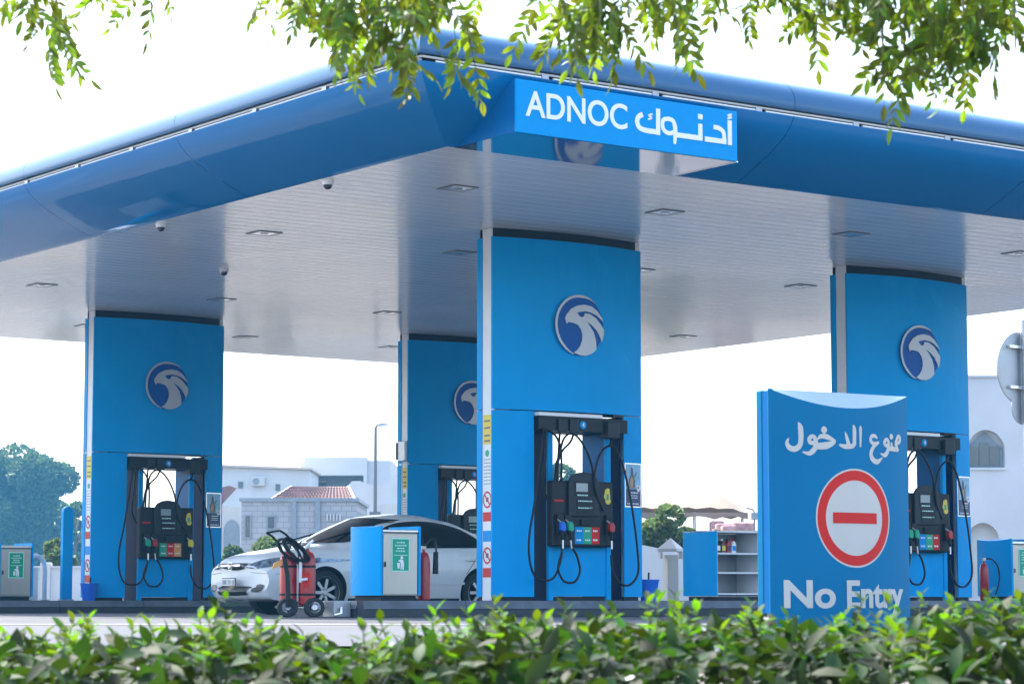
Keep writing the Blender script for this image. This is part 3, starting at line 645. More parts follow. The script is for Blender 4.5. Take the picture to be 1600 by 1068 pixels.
MB().box(0, .24, 0, .26, 0, .20).build('case', 'galv', bx_, bevel=.01); MB().tube([(-.02,-.03,.03),(.07,-.05,.05),(.09,-.03,.12)], .02, 7).build('pipe', 'steel_bright', bx_)
# buckets, bollard, hoop
def make_bucket(label, loc):
    t = thing('bucket', label, 'bucket', loc, 0, 'blue plastic buckets')
    MB().lathe([(.105,0),(.145,.27),(.155,.27),(.155,.285),(.138,.285),(.10,.012),(0,.012)], n=24).build('tub', 'blue_plastic', t, smooth=40)
    MB().tube([(.02,.03,.05),(.05,.05,.38)], .014, 6).build('brush_handle', 'black_plastic', t); return t
q = make_bucket('blue bucket with a brush right of the foreground column', (2.66, .10, .2))
q2 = make_bucket('blue bucket at the foot of the tall bollard by the left column', (-.09, 11.36, .2))
bo = thing('bollard', 'tall slim blue round-topped post left of the left column', 'post', (-.36, 11.66, .2))
MB().prism([(-.09,0),(.09,0),(.09,1.46)]+[(.09*math.cos(R(a)), 1.46+.09*math.sin(R(a))) for a in range(15, 166, 15)]+[(-.09,1.46)], 'xz', -.045, .045).build('post', 'blue_panel', bo, bevel=.01)
MB().box(-.11, .11, -.07, .07, 0, .02).build('foot_plate', 'galv', bo)
hp = thing('hoop_guard', 'white inverted-U guard rail between the left bin and the blue post', 'guard rail', (-.70, 12.1, .2), 0)
MB().tube(smooth_pts([(-.16,0,0),(-.16,0,.25),(-.16,0,.5),(-.12,0,.66),(0,0,.74),(.12,0,.66),(.16,0,.5),(.16,0,.25),(.16,0,0)], 5), .04, 10).build('hoop', 'white_paint', hp, smooth=50)
MB().box(-.09, .09, .1, .16, 0, .55).build('board', 'white_paint', hp)
for x in (-.16, .16): MB().box(x-.06, x+.06, -.06, .06, 0, .015).build('foot_plate', 'galv', hp)
# ---------------------------------------------------------------- No Entry sign
so_ = place(sx(1203, 15.6), 15.6, 0)
ne = thing('no_entry_sign', 'blue No Entry totem with red ring and white bar disc, English and Arabic text', 'sign', so_, R(33)-A)
NW, NH, NB = 1.145, 1.525, .085
def ny(x): return -NB*(1-((x-NW/2)/(NW/2))**2)
n = 28; vs_ = []; fs = []
for i in range(n+1):            # bowed front board, sliced back along a slope at the top
    x = NW*i/n; y = ny(x); zt = NH-.105*(-y/NB); vs_ += [(x, y, .0), (x, y, zt), (x, .012, NH), (x, .012, 0)]
for i in range(n): a, c = 4*i, 4*i+4; fs += [(a, c, c+1, a+1), (a+2, c+2, c+3, a+3), (a, a+3, c+3, c)]
fs += [(0, 1, 2, 3), (4*n, 4*n+3, 4*n+2, 4*n+1)]
MB().add(vs_, fs).build('front_board', 'blue_totem', ne, smooth=30)
MB().add([q for i in range(n+1) for q in (vs_[4*i+1], vs_[4*i+2])], [(2*i, 2*i+2, 2*i+3, 2*i+1) for i in range(n)]).build('sloped_top', 'sky_lit_top', ne)
MB().box(.0, NW, .013, .07, 0, NH-.012).build('core', 'blue_dark', ne); MB().box(-.004, NW+.004, .071, .13, 0, NH-.006).build('rear_board', 'blue_totem', ne, bevel=.008)
MB().box(-.008, .028, -.006, .012, 0, NH+.002).build('edge_trim', 'blue_totem', ne, bevel=.006)
MB().box(.05, NW-.05, -.02, .12, -.06, .0).build('base', 'kerb_dark', ne)
def bend(o, off):      # lay flat print (x, y small, z) onto the bowed board; vertices keep their own thickness
    for v in o.data.vertices: v.co.y = ny(v.co.x)-off+v.co.y
def disc(name, m, cx, cz, r0, r1, off, n=64):
    k = 10; vs_ = [(cx+(r0+(r1-r0)*j/k)*math.cos(2*math.pi*i/n), 0, cz+(r0+(r1-r0)*j/k)*math.sin(2*math.pi*i/n)) for j in range(k+1) for i in range(n)]
    fs = [(j*n+i, j*n+(i+1) % n, (j+1)*n+(i+1) % n, (j+1)*n+i) for j in range(k) for i in range(n)]
    o = MB().add(vs_, fs).build(name, m, ne); bend(o, off); return o
cx_, cz_ = .622, .724
disc('ring_edge', 'totem_white', cx_, cz_, .302, .313, .002); disc('red_ring', 'red_print', cx_, cz_, .238, .302, .002); disc('white_disc', 'totem_white', cx_, cz_, .001, .238, .002)
mb = MB(); nn_ = 12
for i in range(nn_): a, b_ = cx_-.185+.37*i/nn_, cx_-.185+.37*(i+1)/nn_; mb.add([(a,0,cz_-.034),(b_,0,cz_-.034),(b_,0,cz_+.034),(a,0,cz_+.034)], [(0,1,2,3)])
bend(mb.build('red_bar', 'red_print', ne), .005)
for body, x0, x1 in (('No', .080, .450), ('Entry', .540, 1.065)):
    me = text_mesh(body, .162, offset=.03, extrude=.0008); me.materials.clear(); me.materials.append(MATS['totem_white'])
    xa, xb = min(v.co.x for v in me.vertices), max(v.co.x for v in me.vertices)
    for v in me.vertices: v.co.x = x0+(v.co.x-xa)/(xb-xa)*(x1-x0); v.co.z += .165
    o = bpy.data.objects.new('lettering', me); COL.objects.link(o); o.parent = ne; bend(o, .003)
mb = MB()
AR = [([(.200,1.318),(.216,1.285),(.219,1.21),(.206,1.168),(.171,1.149),(.135,1.160),(.120,1.189),(.133,1.216)], [.006,.036,.034,.034,.036,.034,.022,.008]),
 ([(.326,1.205),(.318,1.226),(.298,1.232),(.279,1.215),(.287,1.193),(.322,1.192)], .026), ([(.324,1.222),(.330,1.177),(.307,1.142),(.276,1.124),(.228,1.133)], [.022,.032,.034,.028,.006]),
 ([(.482,1.206),(.417,1.231),(.368,1.234),(.340,1.214)], [.012,.034,.028,.008]), ([(.482,1.206),(.449,1.190),(.400,1.176),(.334,1.173),(.316,1.188)], [.012,.034,.046,.040,.024]),
 ([(.373,1.275),(.390,1.292),(.407,1.275),(.390,1.258),(.373,1.275)], .014), ([(.380,1.275),(.400,1.275)], .026),
 ([(.562,1.268),(.574,1.236),(.590,1.188)], [.006,.024,.03]), ([(.640,1.20),(.622,1.180),(.556,1.175),(.512,1.186)], [.028,.03,.03,.012]), ([(.630,1.315),(.640,1.285),(.639,1.187)], [.006,.03,.028]), ([(.690,1.310),(.696,1.29),(.692,1.175)], [.006,.024,.012]),
 ([(.852,1.238),(.828,1.252),(.800,1.250),(.787,1.225),(.812,1.203),(.868,1.215)], [.012,.024,.024,.024,.024,.01]), ([(.868,1.213),(.816,1.183),(.790,1.144),(.800,1.106),(.846,1.087),(.900,1.116)], [.012,.024,.03,.034,.034,.006]),
 ([(.968,1.205),(.960,1.228),(.940,1.234),(.922,1.214),(.935,1.197),(.966,1.196)], .024), ([(.967,1.22),(.958,1.168),(.926,1.133),(.880,1.142)], [.02,.03,.03,.006]), ([(.955,1.178),(1.02,1.175),(1.066,1.172)], [.026,.03,.026]), ([(.993,1.218),(.998,1.18)], [.014,.026]),
 ([(.978,1.255),(.992,1.268),(1.006,1.255),(.992,1.242),(.978,1.255)], .012), ([(.984,1.255),(1.0,1.255)], .02), ([(1.062,1.165),(1.041,1.205),(1.052,1.240),(1.072,1.262),(1.086,1.245),(1.078,1.222),(1.050,1.212)], [.026,.026,.024,.022,.022,.022,.016])]
gi = 0
for i, (pts, wd) in enumerate(AR):
    if i in (1, 7, 10, 11, 13): o = mb.build('arabic_letter', 'totem_white', ne); bend(o, .002); o['kind'] = 'stuff'; mb = MB(); gi = 0
    stroke(mb, [(a*.975-.004, b_) for a, b_ in pts], wd, -.0005*gi, .0008); gi += 1
o = mb.build('arabic_letter', 'totem_white', ne); bend(o, .002); o['kind'] = 'stuff'
# round traffic sign seen from behind, on its pole at the right edge
rs = thing('traffic_sign', 'back of a round grey traffic sign on a pole at the right edge', 'sign', place(sx(1603, 21.5), 21.5, 0), R(42)-A)
MB().lathe([(.305,0),(.315,-.004),(.315,-.018),(.30,-.02),(0,-.02)], (.0, .06, 2.2), 48, 'y').build('disc', 'galv', rs)
MB().tube([(.02,0,0),(.02,0,2.62)], .03, 12).build('pole', 'galv', rs, smooth=50)
for z in (2.03, 2.38): MB().box(-.18, .2, .005, .035, z-.012, z+.012).build('bracket', 'steel_bright', rs); MB().box(-.02, .06, -.04, .004, z-.02, z+.02).build('clamp', 'galv', rs)
MB().lathe([(.14,0),(.145,-.004),(.145,-.015),(0,-.016)], (.02, .055, 1.86), 32, 'y').build('small_plate', 'galv', rs)

# ---------------------------------------------------------------- the white saloon car
car = thing('car', 'white saloon car with dark tinted windows parked between the pump islands', 'car', (1.79, 5.50, 0), math.pi)
def sm(xs, ys, sig=.05):
    g = np.linspace(-2.8, 2.8, 1121); v = np.interp(g, xs, ys); k = np.exp(-.5*(np.arange(-60, 61)*.005/sig)**2); k /= k.sum()
    v = np.convolve(np.pad(v, 60, mode='edge'), k, mode='valid'); return lambda x: np.interp(x, g, v)
ztop_ = sm([-2.44,-2.40,-2.30,-1.95,-1.60,-1.05,-.55,-.1,.30,.75,1.22,1.55,1.95,2.20,2.30,2.37,2.42], [.72,.96,1.06,1.105,1.17,1.40,1.485,1.495,1.45,1.26,1.04,.995,.93,.87,.835,.775,.66], .045)
zbelt_ = sm([-2.44,-2.3,-1.9,-1.0,0,1.0,1.6,2.1,2.3,2.42], [.66,.90,.955,.945,.925,.905,.885,.80,.72,.56], .06)
zbot_ = sm([-2.44,-2.36,-2.2,-1.5,1.5,2.15,2.32,2.38,2.42], [.50,.30,.21,.19,.19,.19,.215,.26,.36], .02)
wid_ = sm([-2.44,-2.2,-1.6,-.6,.6,1.5,2.0,2.42], [.80,.86,.90,.91,.91,.905,.89,.85], .12)
st = np.concatenate([np.linspace(-2.44,-2.2,14), np.linspace(-2.18,2.2,150), np.linspace(2.22,2.42,18)]); NU, NSd, NT = 4, 12, 26
verts = []; 
for x in st:
    z0, zt, w_ = float(zbot_(x)), float(ztop_(x)), float(wid_(x)); zb = min(float(zbelt_(x)), z0+.86*(zt-z0)); half = []
    for i in range(NU): half.append((w_*.90*i/NU, z0))
    for i in range(NSd+1):
        k = i/NSd; y = w_*(1-.09*(1-k)**3-.055*k**3); y += .006*math.exp(-((k-.62)/.05)**2); half.append((y, z0+(zb-z0)*k))
    hgt = zt-zb; nn_ = 2.1+1.1*min(1, max(0, (hgt-.08)/.35)); ys = half[-1][0]
    for i in range(1, NT+1):
        th = math.pi/2*i/NT; cz, sn = max(0, math.cos(th)), math.sin(th)
        z = zb+hgt*sn**(2/nn_); y = ys*cz**(2/nn_)*(1-.52*max(0, min(.48, z-zb-.02))) if hgt > .05 else ys*cz**(2/nn_); half.append((y, z))
    ring = half+[(-y, z) for y, z in half[-2:0:-1]]
    f_ = min(1, max(0, (x-.9)/1.4)); f_ = f_*f_*(3-2*f_); r_ = min(1, max(0, (-x-1.6)/.8)); r_ = r_*r_*(3-2*r_)
    for y, z in ring: verts.append((x-.16*f_*(abs(y)/.9)**2.4+.22*r_*(abs(y)/.9)**2.4, y, z))
nr = len(ring); faces = [(i*nr+k, i*nr+(k+1) % nr, (i+1)*nr+(k+1) % nr, (i+1)*nr+k) for i in range(len(st)-1) for k in range(nr)]
faces += [tuple(range(nr-1, -1, -1)), tuple((len(st)-1)*nr+k for k in range(nr))]
verts = [(x+max(0, x-1.75)*.17, y, z) for x, y, z in verts]
bvh = BVHTree.FromPolygons([Vector(v) for v in verts], faces)
mb = MB(); mb.add(verts, faces); body = mb.build('body', ['car_paint', 'car_black'], car, smooth=50)
AXF, AXR, WR = 1.45, -1.29, .318
ct = MB()
for ax in (AXF, AXR):
    for s in (-1, 1):
        y0, y1 = sorted((s*.58, s*1.1)); ct.lathe([(.362, y0), (.362, y1)], (ax, 0, .335), 44, 'y')
cut = ct.build('cutter', 'car_black'); cut.parent = car
bo_ = body.modifiers.new('arches', 'BOOLEAN'); bo_.operation = 'DIFFERENCE'; bo_.object = cut; bo_.solver = 'EXACT'
bpy.context.view_layer.update()
me = bpy.data.meshes.new_from_object(body.evaluated_get(bpy.context.evaluated_depsgraph_get())); body.modifiers.clear(); body.data = me; bpy.data.objects.remove(cut)
me.set_sharp_from_angle(angle=R(50))
def patch(name, m, poly, axis, off=.004, s=1, step=.03, start=3.0):
    """a piece cut to a 2-D outline and pressed onto the body; axis 'x' looks from the front, 'y' from the side s"""
    bm = bmesh.new(); vv = [bm.verts.new((a, b_, 0)) for a, b_ in poly]; bm.faces.new(vv); bm.normal_update()
    for ax in (0, 1):
        lo, hi = min(p_[ax] for p_ in poly), max(p_[ax] for p_ in poly); q = lo+step
        while q < hi:
            bmesh.ops.bisect_plane(bm, geom=bm.verts[:]+bm.edges[:]+bm.faces[:], plane_co=(q,0,0) if ax == 0 else (0,q,0), plane_no=(1,0,0) if ax == 0 else (0,1,0)); q += step
    bmesh.ops.triangulate(bm, faces=bm.faces)
    for v in bm.verts:
        a, b_ = v.co.x, v.co.y
        o, d = (Vector((start, a, b_)), Vector((-1,0,0))) if axis == 'x' else (Vector((a, s*1.5, b_)), Vector((0,-s,0)))
        h, nn_, _, _ = bvh.ray_cast(o, d)
        if h is None: h, nn_, _, _ = bvh.find_nearest(Vector((2.0, a, b_)) if axis == 'x' else Vector((a, s*.9, b_)))
        if nn_.dot(d) > 0: nn_ = -nn_
        v.co = h+nn_*off
    me_ = bpy.data.meshes.new(name); bmesh.ops.recalc_face_normals(bm, faces=bm.faces); bm.to_mesh(me_); bm.free(); me_.materials.append(MATS[m])
    me_.polygons.foreach_set('use_smooth', [True]*len(me_.polygons))
    o = bpy.data.objects.new(name, me_); COL.objects.link(o); o.parent = car; return o
def rnd(poly, sub=4): return [(v.x, v.y) for v in smooth_pts([(a, b_, 0) for a, b_ in poly], sub, True)]
SIDEG = rnd([(.94,.955),(.50,1.18),(.18,1.315),(-.2,1.37),(-.62,1.365),(-1.00,1.285),(-1.26,1.145),(-1.36,1.03),(-1.28,.99),(-.6,.978),(.3,.960)], 4)
for s in (1, -1):
    patch('side_window', 'car_glass', SIDEG, 'y', .007, s, .02)
    patch('door_pillar', 'car_black', [(-.30,.965),(-.22,.963),(-.24,1.37),(-.30,1.37)], 'y', .012, s)
    for xa, xb in ((.92,.93), (-.255,-.245)): patch('door_gap', 'car_gap', [(xa,.27),(xb,.27),(xb+.02,.93),(xa+.02,.93)], 'y', .002, s, .05)
    patch('door_gap', 'car_gap', [(-1.02,.60),(-1.01,.60),(-1.30,.95),(-1.315,.95)], 'y', .002, s, .05)
    patch('side_moulding', 'car_paint', [(.88,.44),(-.98,.44),(-.98,.475),(.88,.475)], 'y', .012, s, .08)
    patch('sill', 'car_black', [(1.05,.20),(-.92,.20),(-.92,.235),(1.05,.235)], 'y', .004, s, .08)
    for xh in (-.17, -1.08): MB().box(xh-.11, xh+.08, .895*s-.02, .895*s+.02, .79, .825).build('door_handle', 'car_paint', car, bevel=.01)
    mr = MB().box(-.06, .07, -.10, .10, -.06, .06).build('wing_mirror', 'car_paint', car, bevel=.025, loc=(.80, s*.99, .985)); MB().box(-.03, .03, -.10 if s > 0 else .02, -.02 if s > 0 else .10, -.08, -.04).build('mirror_arm', 'car_black', mr)
    patch('headlight', 'headlamp', rnd([(s*a, b_) for a, b_ in [(.39,0.675),(.52,0.653),(.70,0.660),(.83,0.690),(.875,0.750),(.865,0.810),(.76,0.810),(.62,0.780),(.48,0.727)]], 3), 'x', .008, 1, .02)
    patch('turn_signal', 'amber', [(s*a, b_) for a, b_ in [(.80,0.690),(.855,0.710),(.868,0.760),(.83,0.750)]], 'x', .007, 1, .02)
    patch('fog_recess', 'car_black', rnd([(s*a, b_) for a, b_ in [(.52,.335),(.72,.345),(.735,.425),(.56,.425)]], 2), 'x', .012, 1, .02)
    patch('tail_light', 'red_paint', [(-2.25,.70),(-1.98,.74),(-1.95,.90),(-2.2,.92)], 'y', .004, s)
for ya in (-.62, .62): pass
patch('windscreen', 'car_glass', rnd([(-.70,1.045),(0,1.045),(.70,1.04),(.66,1.13),(.565,1.31),(.51,1.395),(0,1.425),(-.51,1.395),(-.565,1.31),(-.66,1.13)], 3), 'x', .009, 1, .02)
patch('grille', 'car_black', rnd([(-.40,0.720),(0,0.725),(.40,0.720),(.38,0.690),(.22,0.647),(0,0.635),(-.22,0.647),(-.38,0.690)], 3), 'x', .010, 1, .02)
patch('grille_bar', 'chrome', [(-.37,0.690),(.37,0.690),(.37,0.703),(-.37,0.703)], 'x', .018)
patch('bonnet_gap', 'car_gap', [(-.44,0.729),(.44,0.729),(.44,0.735),(-.44,0.735)], 'x', .004)
patch('lower_intake', 'car_black', rnd([(-.42,.40),(0,.405),(.42,.40),(.40,.325),(.36,.285),(-.36,.285),(-.40,.325)], 3), 'x', .014, 1, .02)
patch('bumper_seam', 'car_gap', [(-.86,.575),(-.45,.60),(-.45,.605),(-.86,.58)], 'x', .002); patch('bumper_seam', 'car_gap', [(.45,.60),(.86,.575),(.86,.58),(.45,.605)], 'x', .002)
pl = MB().box(2.545, 2.557, -.19, .19, .405, .525).build('number_plate_frame', 'car_black', car)
MB().box(2.5575, 2.561, -.175, .175, .418, .512).build('number_plate', 'white_print', pl)
me = text_mesh('32118', .062, offset=.012, extrude=.001); me.materials.clear(); me.materials.append(MATS['car_black']); o = bpy.data.objects.new('plate_number', me); COL.objects.link(o); o.parent = pl
xsn = [v.co.x for v in me.vertices]; o.location = (2.5625, -.03, .434); o.rotation_euler = (0, 0, R(90)); o.scale = (.185/(max(xsn)-min(xsn)), 1, 1)
MB().box(2.5612, 2.562, -.165, -.05, .43, .50).build('plate_code', 'shutter', pl)
eb = MB()        # maker's letter badge: two slanted posts, a bar and a rounded frame
bx0 = bvh.ray_cast(Vector((3, 0, .690)), Vector((-1, 0, 0)))[0].x+.016
for s_ in (-1, 1): eb.tube([(bx0, s_*.022, 0.655), (bx0, s_*.036, 0.725)], .006, 6)
eb.tube([(bx0, -.028, 0.687), (bx0, .028, 0.687)], .006, 6); eb.tube(smooth_pts([(bx0,-.036,0.641),(bx0,.036,0.641),(bx0,.054,0.690),(bx0,.050,0.739),(bx0,-.050,0.739),(bx0,-.054,0.690)], 3, True), .005, 6); eb.build('badge', 'chrome', car)
MB().box(-2.2, 2.1, -.78, .78, .20, .30).build('floor_pan', 'car_black', car)
for ax in (AXF, AXR):
    for s in (-1, 1):
        wh = MB().lathe([(.20,-.10),(.285,-.108),(.312,-.085),(WR,-.05),(WR,.05),(.312,.085),(.285,.108),(.20,.10)], (0,0,0), 40, 'y', False).build('wheel', 'tyre', car, smooth=35, loc=(ax, s*.775, WR))
        rm = MB(); rm.lathe([(.232,.104*s),(.222,.10*s),(.212,.085*s),(.205,.03*s),(.215,-.09*s)], (0,0,0), 36, 'y', False); rm.lathe([(0,.088*s),(.035,.088*s),(.055,.075*s),(.055,.05*s),(0,.05*s)], (0,0,0), 16, 'y')
        for k in range(7):
            th = 2*math.pi*k/7; e = Vector((math.cos(th), 0, math.sin(th))); f = Vector((-math.sin(th), 0, math.cos(th)))
            rm.obox(e*.13+Vector((0, s*.062, 0)), e*.085, f*.022, Vector((0, .014, 0)))
        rm.build('rim', 'alloy', wh, smooth=30)
        MB().lathe([(0,.0),(.20,.0)], (0, s*.02, 0), 28, 'y').build('brake_disc', 'car_black', wh)
        MB().lathe([(.36,s*.56),(.36,s*.60),(0,s*.56)], (ax, 0, .335), 30, 'y').build('arch_liner', 'car_black', car)

# ---------------------------------------------------------------- background buildings
def house(name, label, px, py, D, yaw, cat='building'):
    return thing(name, label, cat, place(sx(px, D), D, 0), yaw-A)
# low white boundary wall on the left
def wall(label, D, px0, px1, py, yaw=0, m='wall_white', posts=3, name='boundary_wall', th=.2):
    L = sx(px1, D)-sx(px0, D); h = sz(py, D); t = thing(name, label, 'wall', place(sx(px0, D), D, 0), yaw-A)
    MB().box(0, L, 0, th, 0, h-.06).build('wall_face', m, t); MB().box(-.02, L+.02, -.04, th+.04, h-.06, h).build('coping', m, t)
    for i in range(posts): x = L*(i+.5)/posts; MB().box(x-.15, x+.15, -.06, th+.06, 0, h+.10).build('pier', m, t, bevel=.02)
    return t
wall('low white boundary wall seen between the left bin and the left column', 74, -160, 215, 884, 0, 'wall_white', 4)
wall('white boundary wall right of the foreground column, behind the shelf unit', 64, 985, 1300, 864, 0, 'wall_white', 0)
t = thing('wall_ramp', 'white sloping wall end beside the foreground column, in front of the bush', 'wall', place(sx(1000, 62), 62, 0), -A)
MB().prism([(-1.5,0),(1.2,0),(1.2,sz(866,62)),(.1,sz(852,62)),(-1.5,sz(840,62))], 'xz', 0, .2).build('wall_face', 'wall_white', t)
# block house with red hipped roof
D = 100; t = house('block_house', 'grey concrete block house with red tiled roof behind the car', 378, 0, D, 0)
x1 = sx(558, D)-sx(378, D); h = sz(784, D)
MB().box(0, x1, 0, 7, 0, h).build('wall', 'block_wall', t); MB().box(-.08, x1+.08, -.10, 7.1, h, h+.14).build('parapet', 'shutter', t)
for px in (460, 497): x = sx(px, D)-sx(378, D); MB().box(x-.10, x+.10, -.10, 0, 0, h).build('pilaster', 'shutter', t)
for px0, px1, a, b_ in ((382, 394, 804, 842), (417, 432, 805, 828)):
    xa, xb = sx(px0, D)-sx(378, D), sx(px1, D)-sx(378, D); wn = MB().box(xa, xb, -.05, 0, sz(b_, D), sz(a, D)).build('window', 'shutter', t); MB().box(xa+.07, xb-.07, -.07, -.052, sz(b_, D)+.07, sz(a, D)-.07).build('pane', 'glass_dark', wn)
for i, px in enumerate((511, 516, 521, 526, 531)): x = sx(px, D)-sx(378, D); MB().box(x, x+.05, -.09, -.03, sz(814, D), sz(803, D)).build('vent_bar', 'wall_white', t)
ra, rb, rz0, rz1 = sx(424, D)-sx(378, D), sx(553, D)-sx(378, D), h+.1, sz(758, D)
rf = MB(); ia, ib = ra+.65, rb-.35; V4 = [(ra,.4,rz0),(rb,.4,rz0),(rb,6.0,rz0),(ra,6.0,rz0),(ia,1.9,rz1),(ib,1.9,rz1),(ib,4.5,rz1),(ia,4.5,rz1)]
rf.add(V4, [(0,1,5,4),(1,2,6,5),(2,3,7,6),(3,0,4,7),(4,5,6,7)]); roof = rf.build('roof', 'tile_red', t)
ti = MB()          # barrel tiles on the front slope in courses
for c in range(5):
    for k in range(22):
        u0, u1 = k/22, (k+.8)/22; v0, v1 = c/5, (c+1)/5
        def P_(u, v): return Vector((ra+(ia-ra)*v+(rb+(ib-rb)*v-ra-(ia-ra)*v)*u, .4+1.5*v, rz0+(rz1-rz0)*v))
        a, b_, c_, d_ = P_(u0, v0), P_(u1, v0), P_(u1, v1), P_(u0, v1); up = Vector((0,-.04,.06)); m1, m2 = (a+b_)/2+up*1.6, (c_+d_)/2+up*.7
        ti.add([a+up*.5, m1, b_+up*.5, c_, m2, d_], [(0,1,4,5),(1,2,3,4)])
o = ti.build('roof_tiles', 'tile_red', t); o['kind'] = 'stuff'
MB().tube([V4[0], V4[4]], .07, 6).build('ridge', 'wall_cream', t); MB().tube([V4[1], V4[5]], .07, 6).build('ridge', 'wall_cream', t)
# small arched blue gate left of it
t = thing('arched_gate', 'blue arched metal gate in a pale wall left of the block house', 'gate', place(sx(352, 96), 96, 0), -A)
wl_ = sx(376, 96)-sx(352, 96); MB().box(-1.6, wl_, 0, .2, 0, sz(793, 96)).build('wall', 'wall_cream', t)
MB().prism([(.28+.30*math.cos(R(a)), 2.85+.42*math.sin(R(a))) for a in range(0, 181, 15)]+[(-.02,.0),(.58,0)], 'xz', -.06, -.01).build('gate_leaf', 'shutter', t)
# left white house
D = 165; t = house('white_house', 'plain white house with thin brown roof edge left of the villa', 340, 0, D, R(0))
x1 = sx(463, D)-sx(320, D); MB().prism([(-1.5,0),(x1,0),(x1,sz(735,D)),(-1.5,sz(729,D))], 'xz', 0, 8).build('wall', 'wall_white', t)
MB().prism([(-1.5,sz(729,D)+.01),(x1+.2,sz(735,D)+.01),(x1+.2,sz(732,D)),(-1.5,sz(725,D))], 'xz', -.35, 8.2).build('roof_edge', 'wall_beige', t)
t2 = thing('shed_roof', 'red tiled lean-to roof corner beside the left column poster', 'roof', place(sx(335, 104), 104, 0), -A)
MB().prism([(0,sz(790,104)),(sx(362,104)-sx(335,104),sz(760,104)),(sx(362,104)-sx(335,104)-.1,sz(759,104)),(0,sz(765,104))], 'xz', 0, 2).build('tiles', 'tile_red', t2); MB().box(0, .45, .1, 1.9, 0, sz(790,104)).build('wall', 'wall_cream', t2)
for px_, py_ in ((372, 752), (430, 756)):
    wn = MB().box(sx(px_, D)-sx(340, D), sx(px_+9, D)-sx(340, D), -.05, .0, sz(py_+12, D), sz(py_, D)).build('window', 'wall_cream', t); MB().box(sx(px_+1, D)-sx(340, D), sx(px_+8, D)-sx(340, D), -.08, -.052, sz(py_+11, D), sz(py_+1, D)).build('pane', 'glass_dark', wn)
ac = thing('air_conditioner', 'small boxy air conditioner on the wall of the plain white house', 'air conditioner', place(sx(404, D), D-.42, sz(760, D)), -A)
MB().box(-.45, .45, 0, .4, 0, .6).build('case', 'wall_cream', ac, bevel=.03); MB().lathe([(.22, 0), (.22, -.02), (0, -.02)], (-.12, 0, .3), 18, 'y').build('fan_grille', 'shutter', ac)
# the villa
D = 175; t = house('villa', 'white two-storey villa with recessed balcony and rooftop tank behind the car', 475, 0, D, 0)
def X(px): return sx(px, D)-sx(475, D)
def Z(py): return sz(py, D)
MB().box(X(475), X(609), 3.2, 12, 0, Z(716)).build('wall', 'wall_white', t)
MB().box(X(475), X(573), 0, 3.19, Z(743), Z(715)).build('balcony_parapet', 'wall_white', t); MB().box(X(475), X(486), 0, 3.19, 0, Z(743)-.01).build('pillar', 'wall_white', t); MB().box(X(568), X(573), 0, 3.19, 0, Z(743)-.01).build('pillar', 'wall_white', t)
MB().box(X(573)+.01, X(609), .8, 3.19, 0, Z(719)).build('side_wing', 'wall_white', t); MB().box(X(467), X(474.8), 1, 9, 0, Z(720)).build('side_wing', 'wall_white', t); MB().box(X(486), X(568), .3, 3.19, Z(765), Z(763)).build('balcony_floor', 'wall_cream', t)
wn = MB().box(X(487), X(505), 3.1, 3.2, Z(763), Z(747)).build('window', 'shutter', t); MB().box(X(488), X(504), 3.06, 3.098, Z(762), Z(748)).build('pane', 'glass_dark', wn)
tk = thing('water_tank', 'round white water tank on the villa roof', 'tank', place(sx(543.5, D), D+5, Z(716)), -A)
MB().lathe([(.45,0),(.47,.05),(.47,.45),(.40,.50),(.12,.56),(.12,.60),(0,.60)], n=24).build('tank_body', 'wall_white', tk, smooth=40); MB().lathe([(.14,.61),(.14,.64),(0,.66)], n=14).build('tank_lid', 'galv', tk)
# white garden walls with a scalloped top in front of the villa
t = thing('garden_wall', 'white garden wall with a scalloped top right of the red roof', 'wall', place(sx(545, 116), 116, 0), -A)
def G(px): return sx(px, 116)-sx(545, 116)
def H(py): return sz(py, 116)
MB().prism([(0,0),(G(660),0),(G(660),H(745)),(G(615),H(741)),(G(608),H(752)),(G(600),H(758)),(G(575),H(757)),(G(563),H(752)),(G(550),H(752)),(0,H(758))], 'xz', 0, .3).build('wall_face', 'wall_white', t)
MB().box(G(600), G(660), -.35, -.01, 0, H(788)).build('pier', 'wall_cream', t)
# street lamp
sl = thing('street_lamp', 'slim grey street lamp with one short arm left of the rear column', 'street lamp', place(sx(586.5, 82), 82, 0), -A)
hh = sz(668, 82); MB().tube([(0,0,0),(0,0,hh*.4),(0,0,hh)], [.085,.07,.05], 10).build('pole', 'pole_grey', sl, smooth=50); MB().tube([(0,0,hh),(.06,0,hh+.07),(.16,0,hh+.08)], .035, 8).build('arm', 'pole_grey', sl)
MB().add([(.1,-.10,hh+.02),(.42,-.09,hh+.07),(.42,.09,hh+.07),(.1,.10,hh+.02),(.12,-.06,hh+.14),(.38,-.05,hh+.14),(.38,.05,hh+.14),(.12,.06,hh+.14)], [(0,3,2,1),(4,5,6,7),(0,1,5,4),(1,2,6,5),(2,3,7,6),(3,0,4,7)]).build('lamp_head', 'galv', sl)
MB().box(-.18, .18, -.03, -.09, sz(805,82), sz(800,82)).build('plate', 'pole_grey', sl)
# white post with pyramid cap
vp = thing('vent_post', 'slender white post with a pyramid cap right of the foreground column', 'post', place(sx(1047, 50), 50, 0), R(20)-A)
MB().box(-.12, .12, -.12, .12, 0, sz(867, 50)).build('shaft', 'wall_cream', vp, bevel=.01)
MB().lathe([(.29,0),(.29,.05),(0,.27)], (0,0,sz(861.5, 50)), 4).build('cap', 'wall_white', vp)
for a in (-.1, .1): MB().box(a+.10 if a > 0 else a-.14, a+.14 if a > 0 else a-.10, -.06, .06, sz(873, 50), sz(861.6, 50)).build('bracket', 'wall_cream', vp)
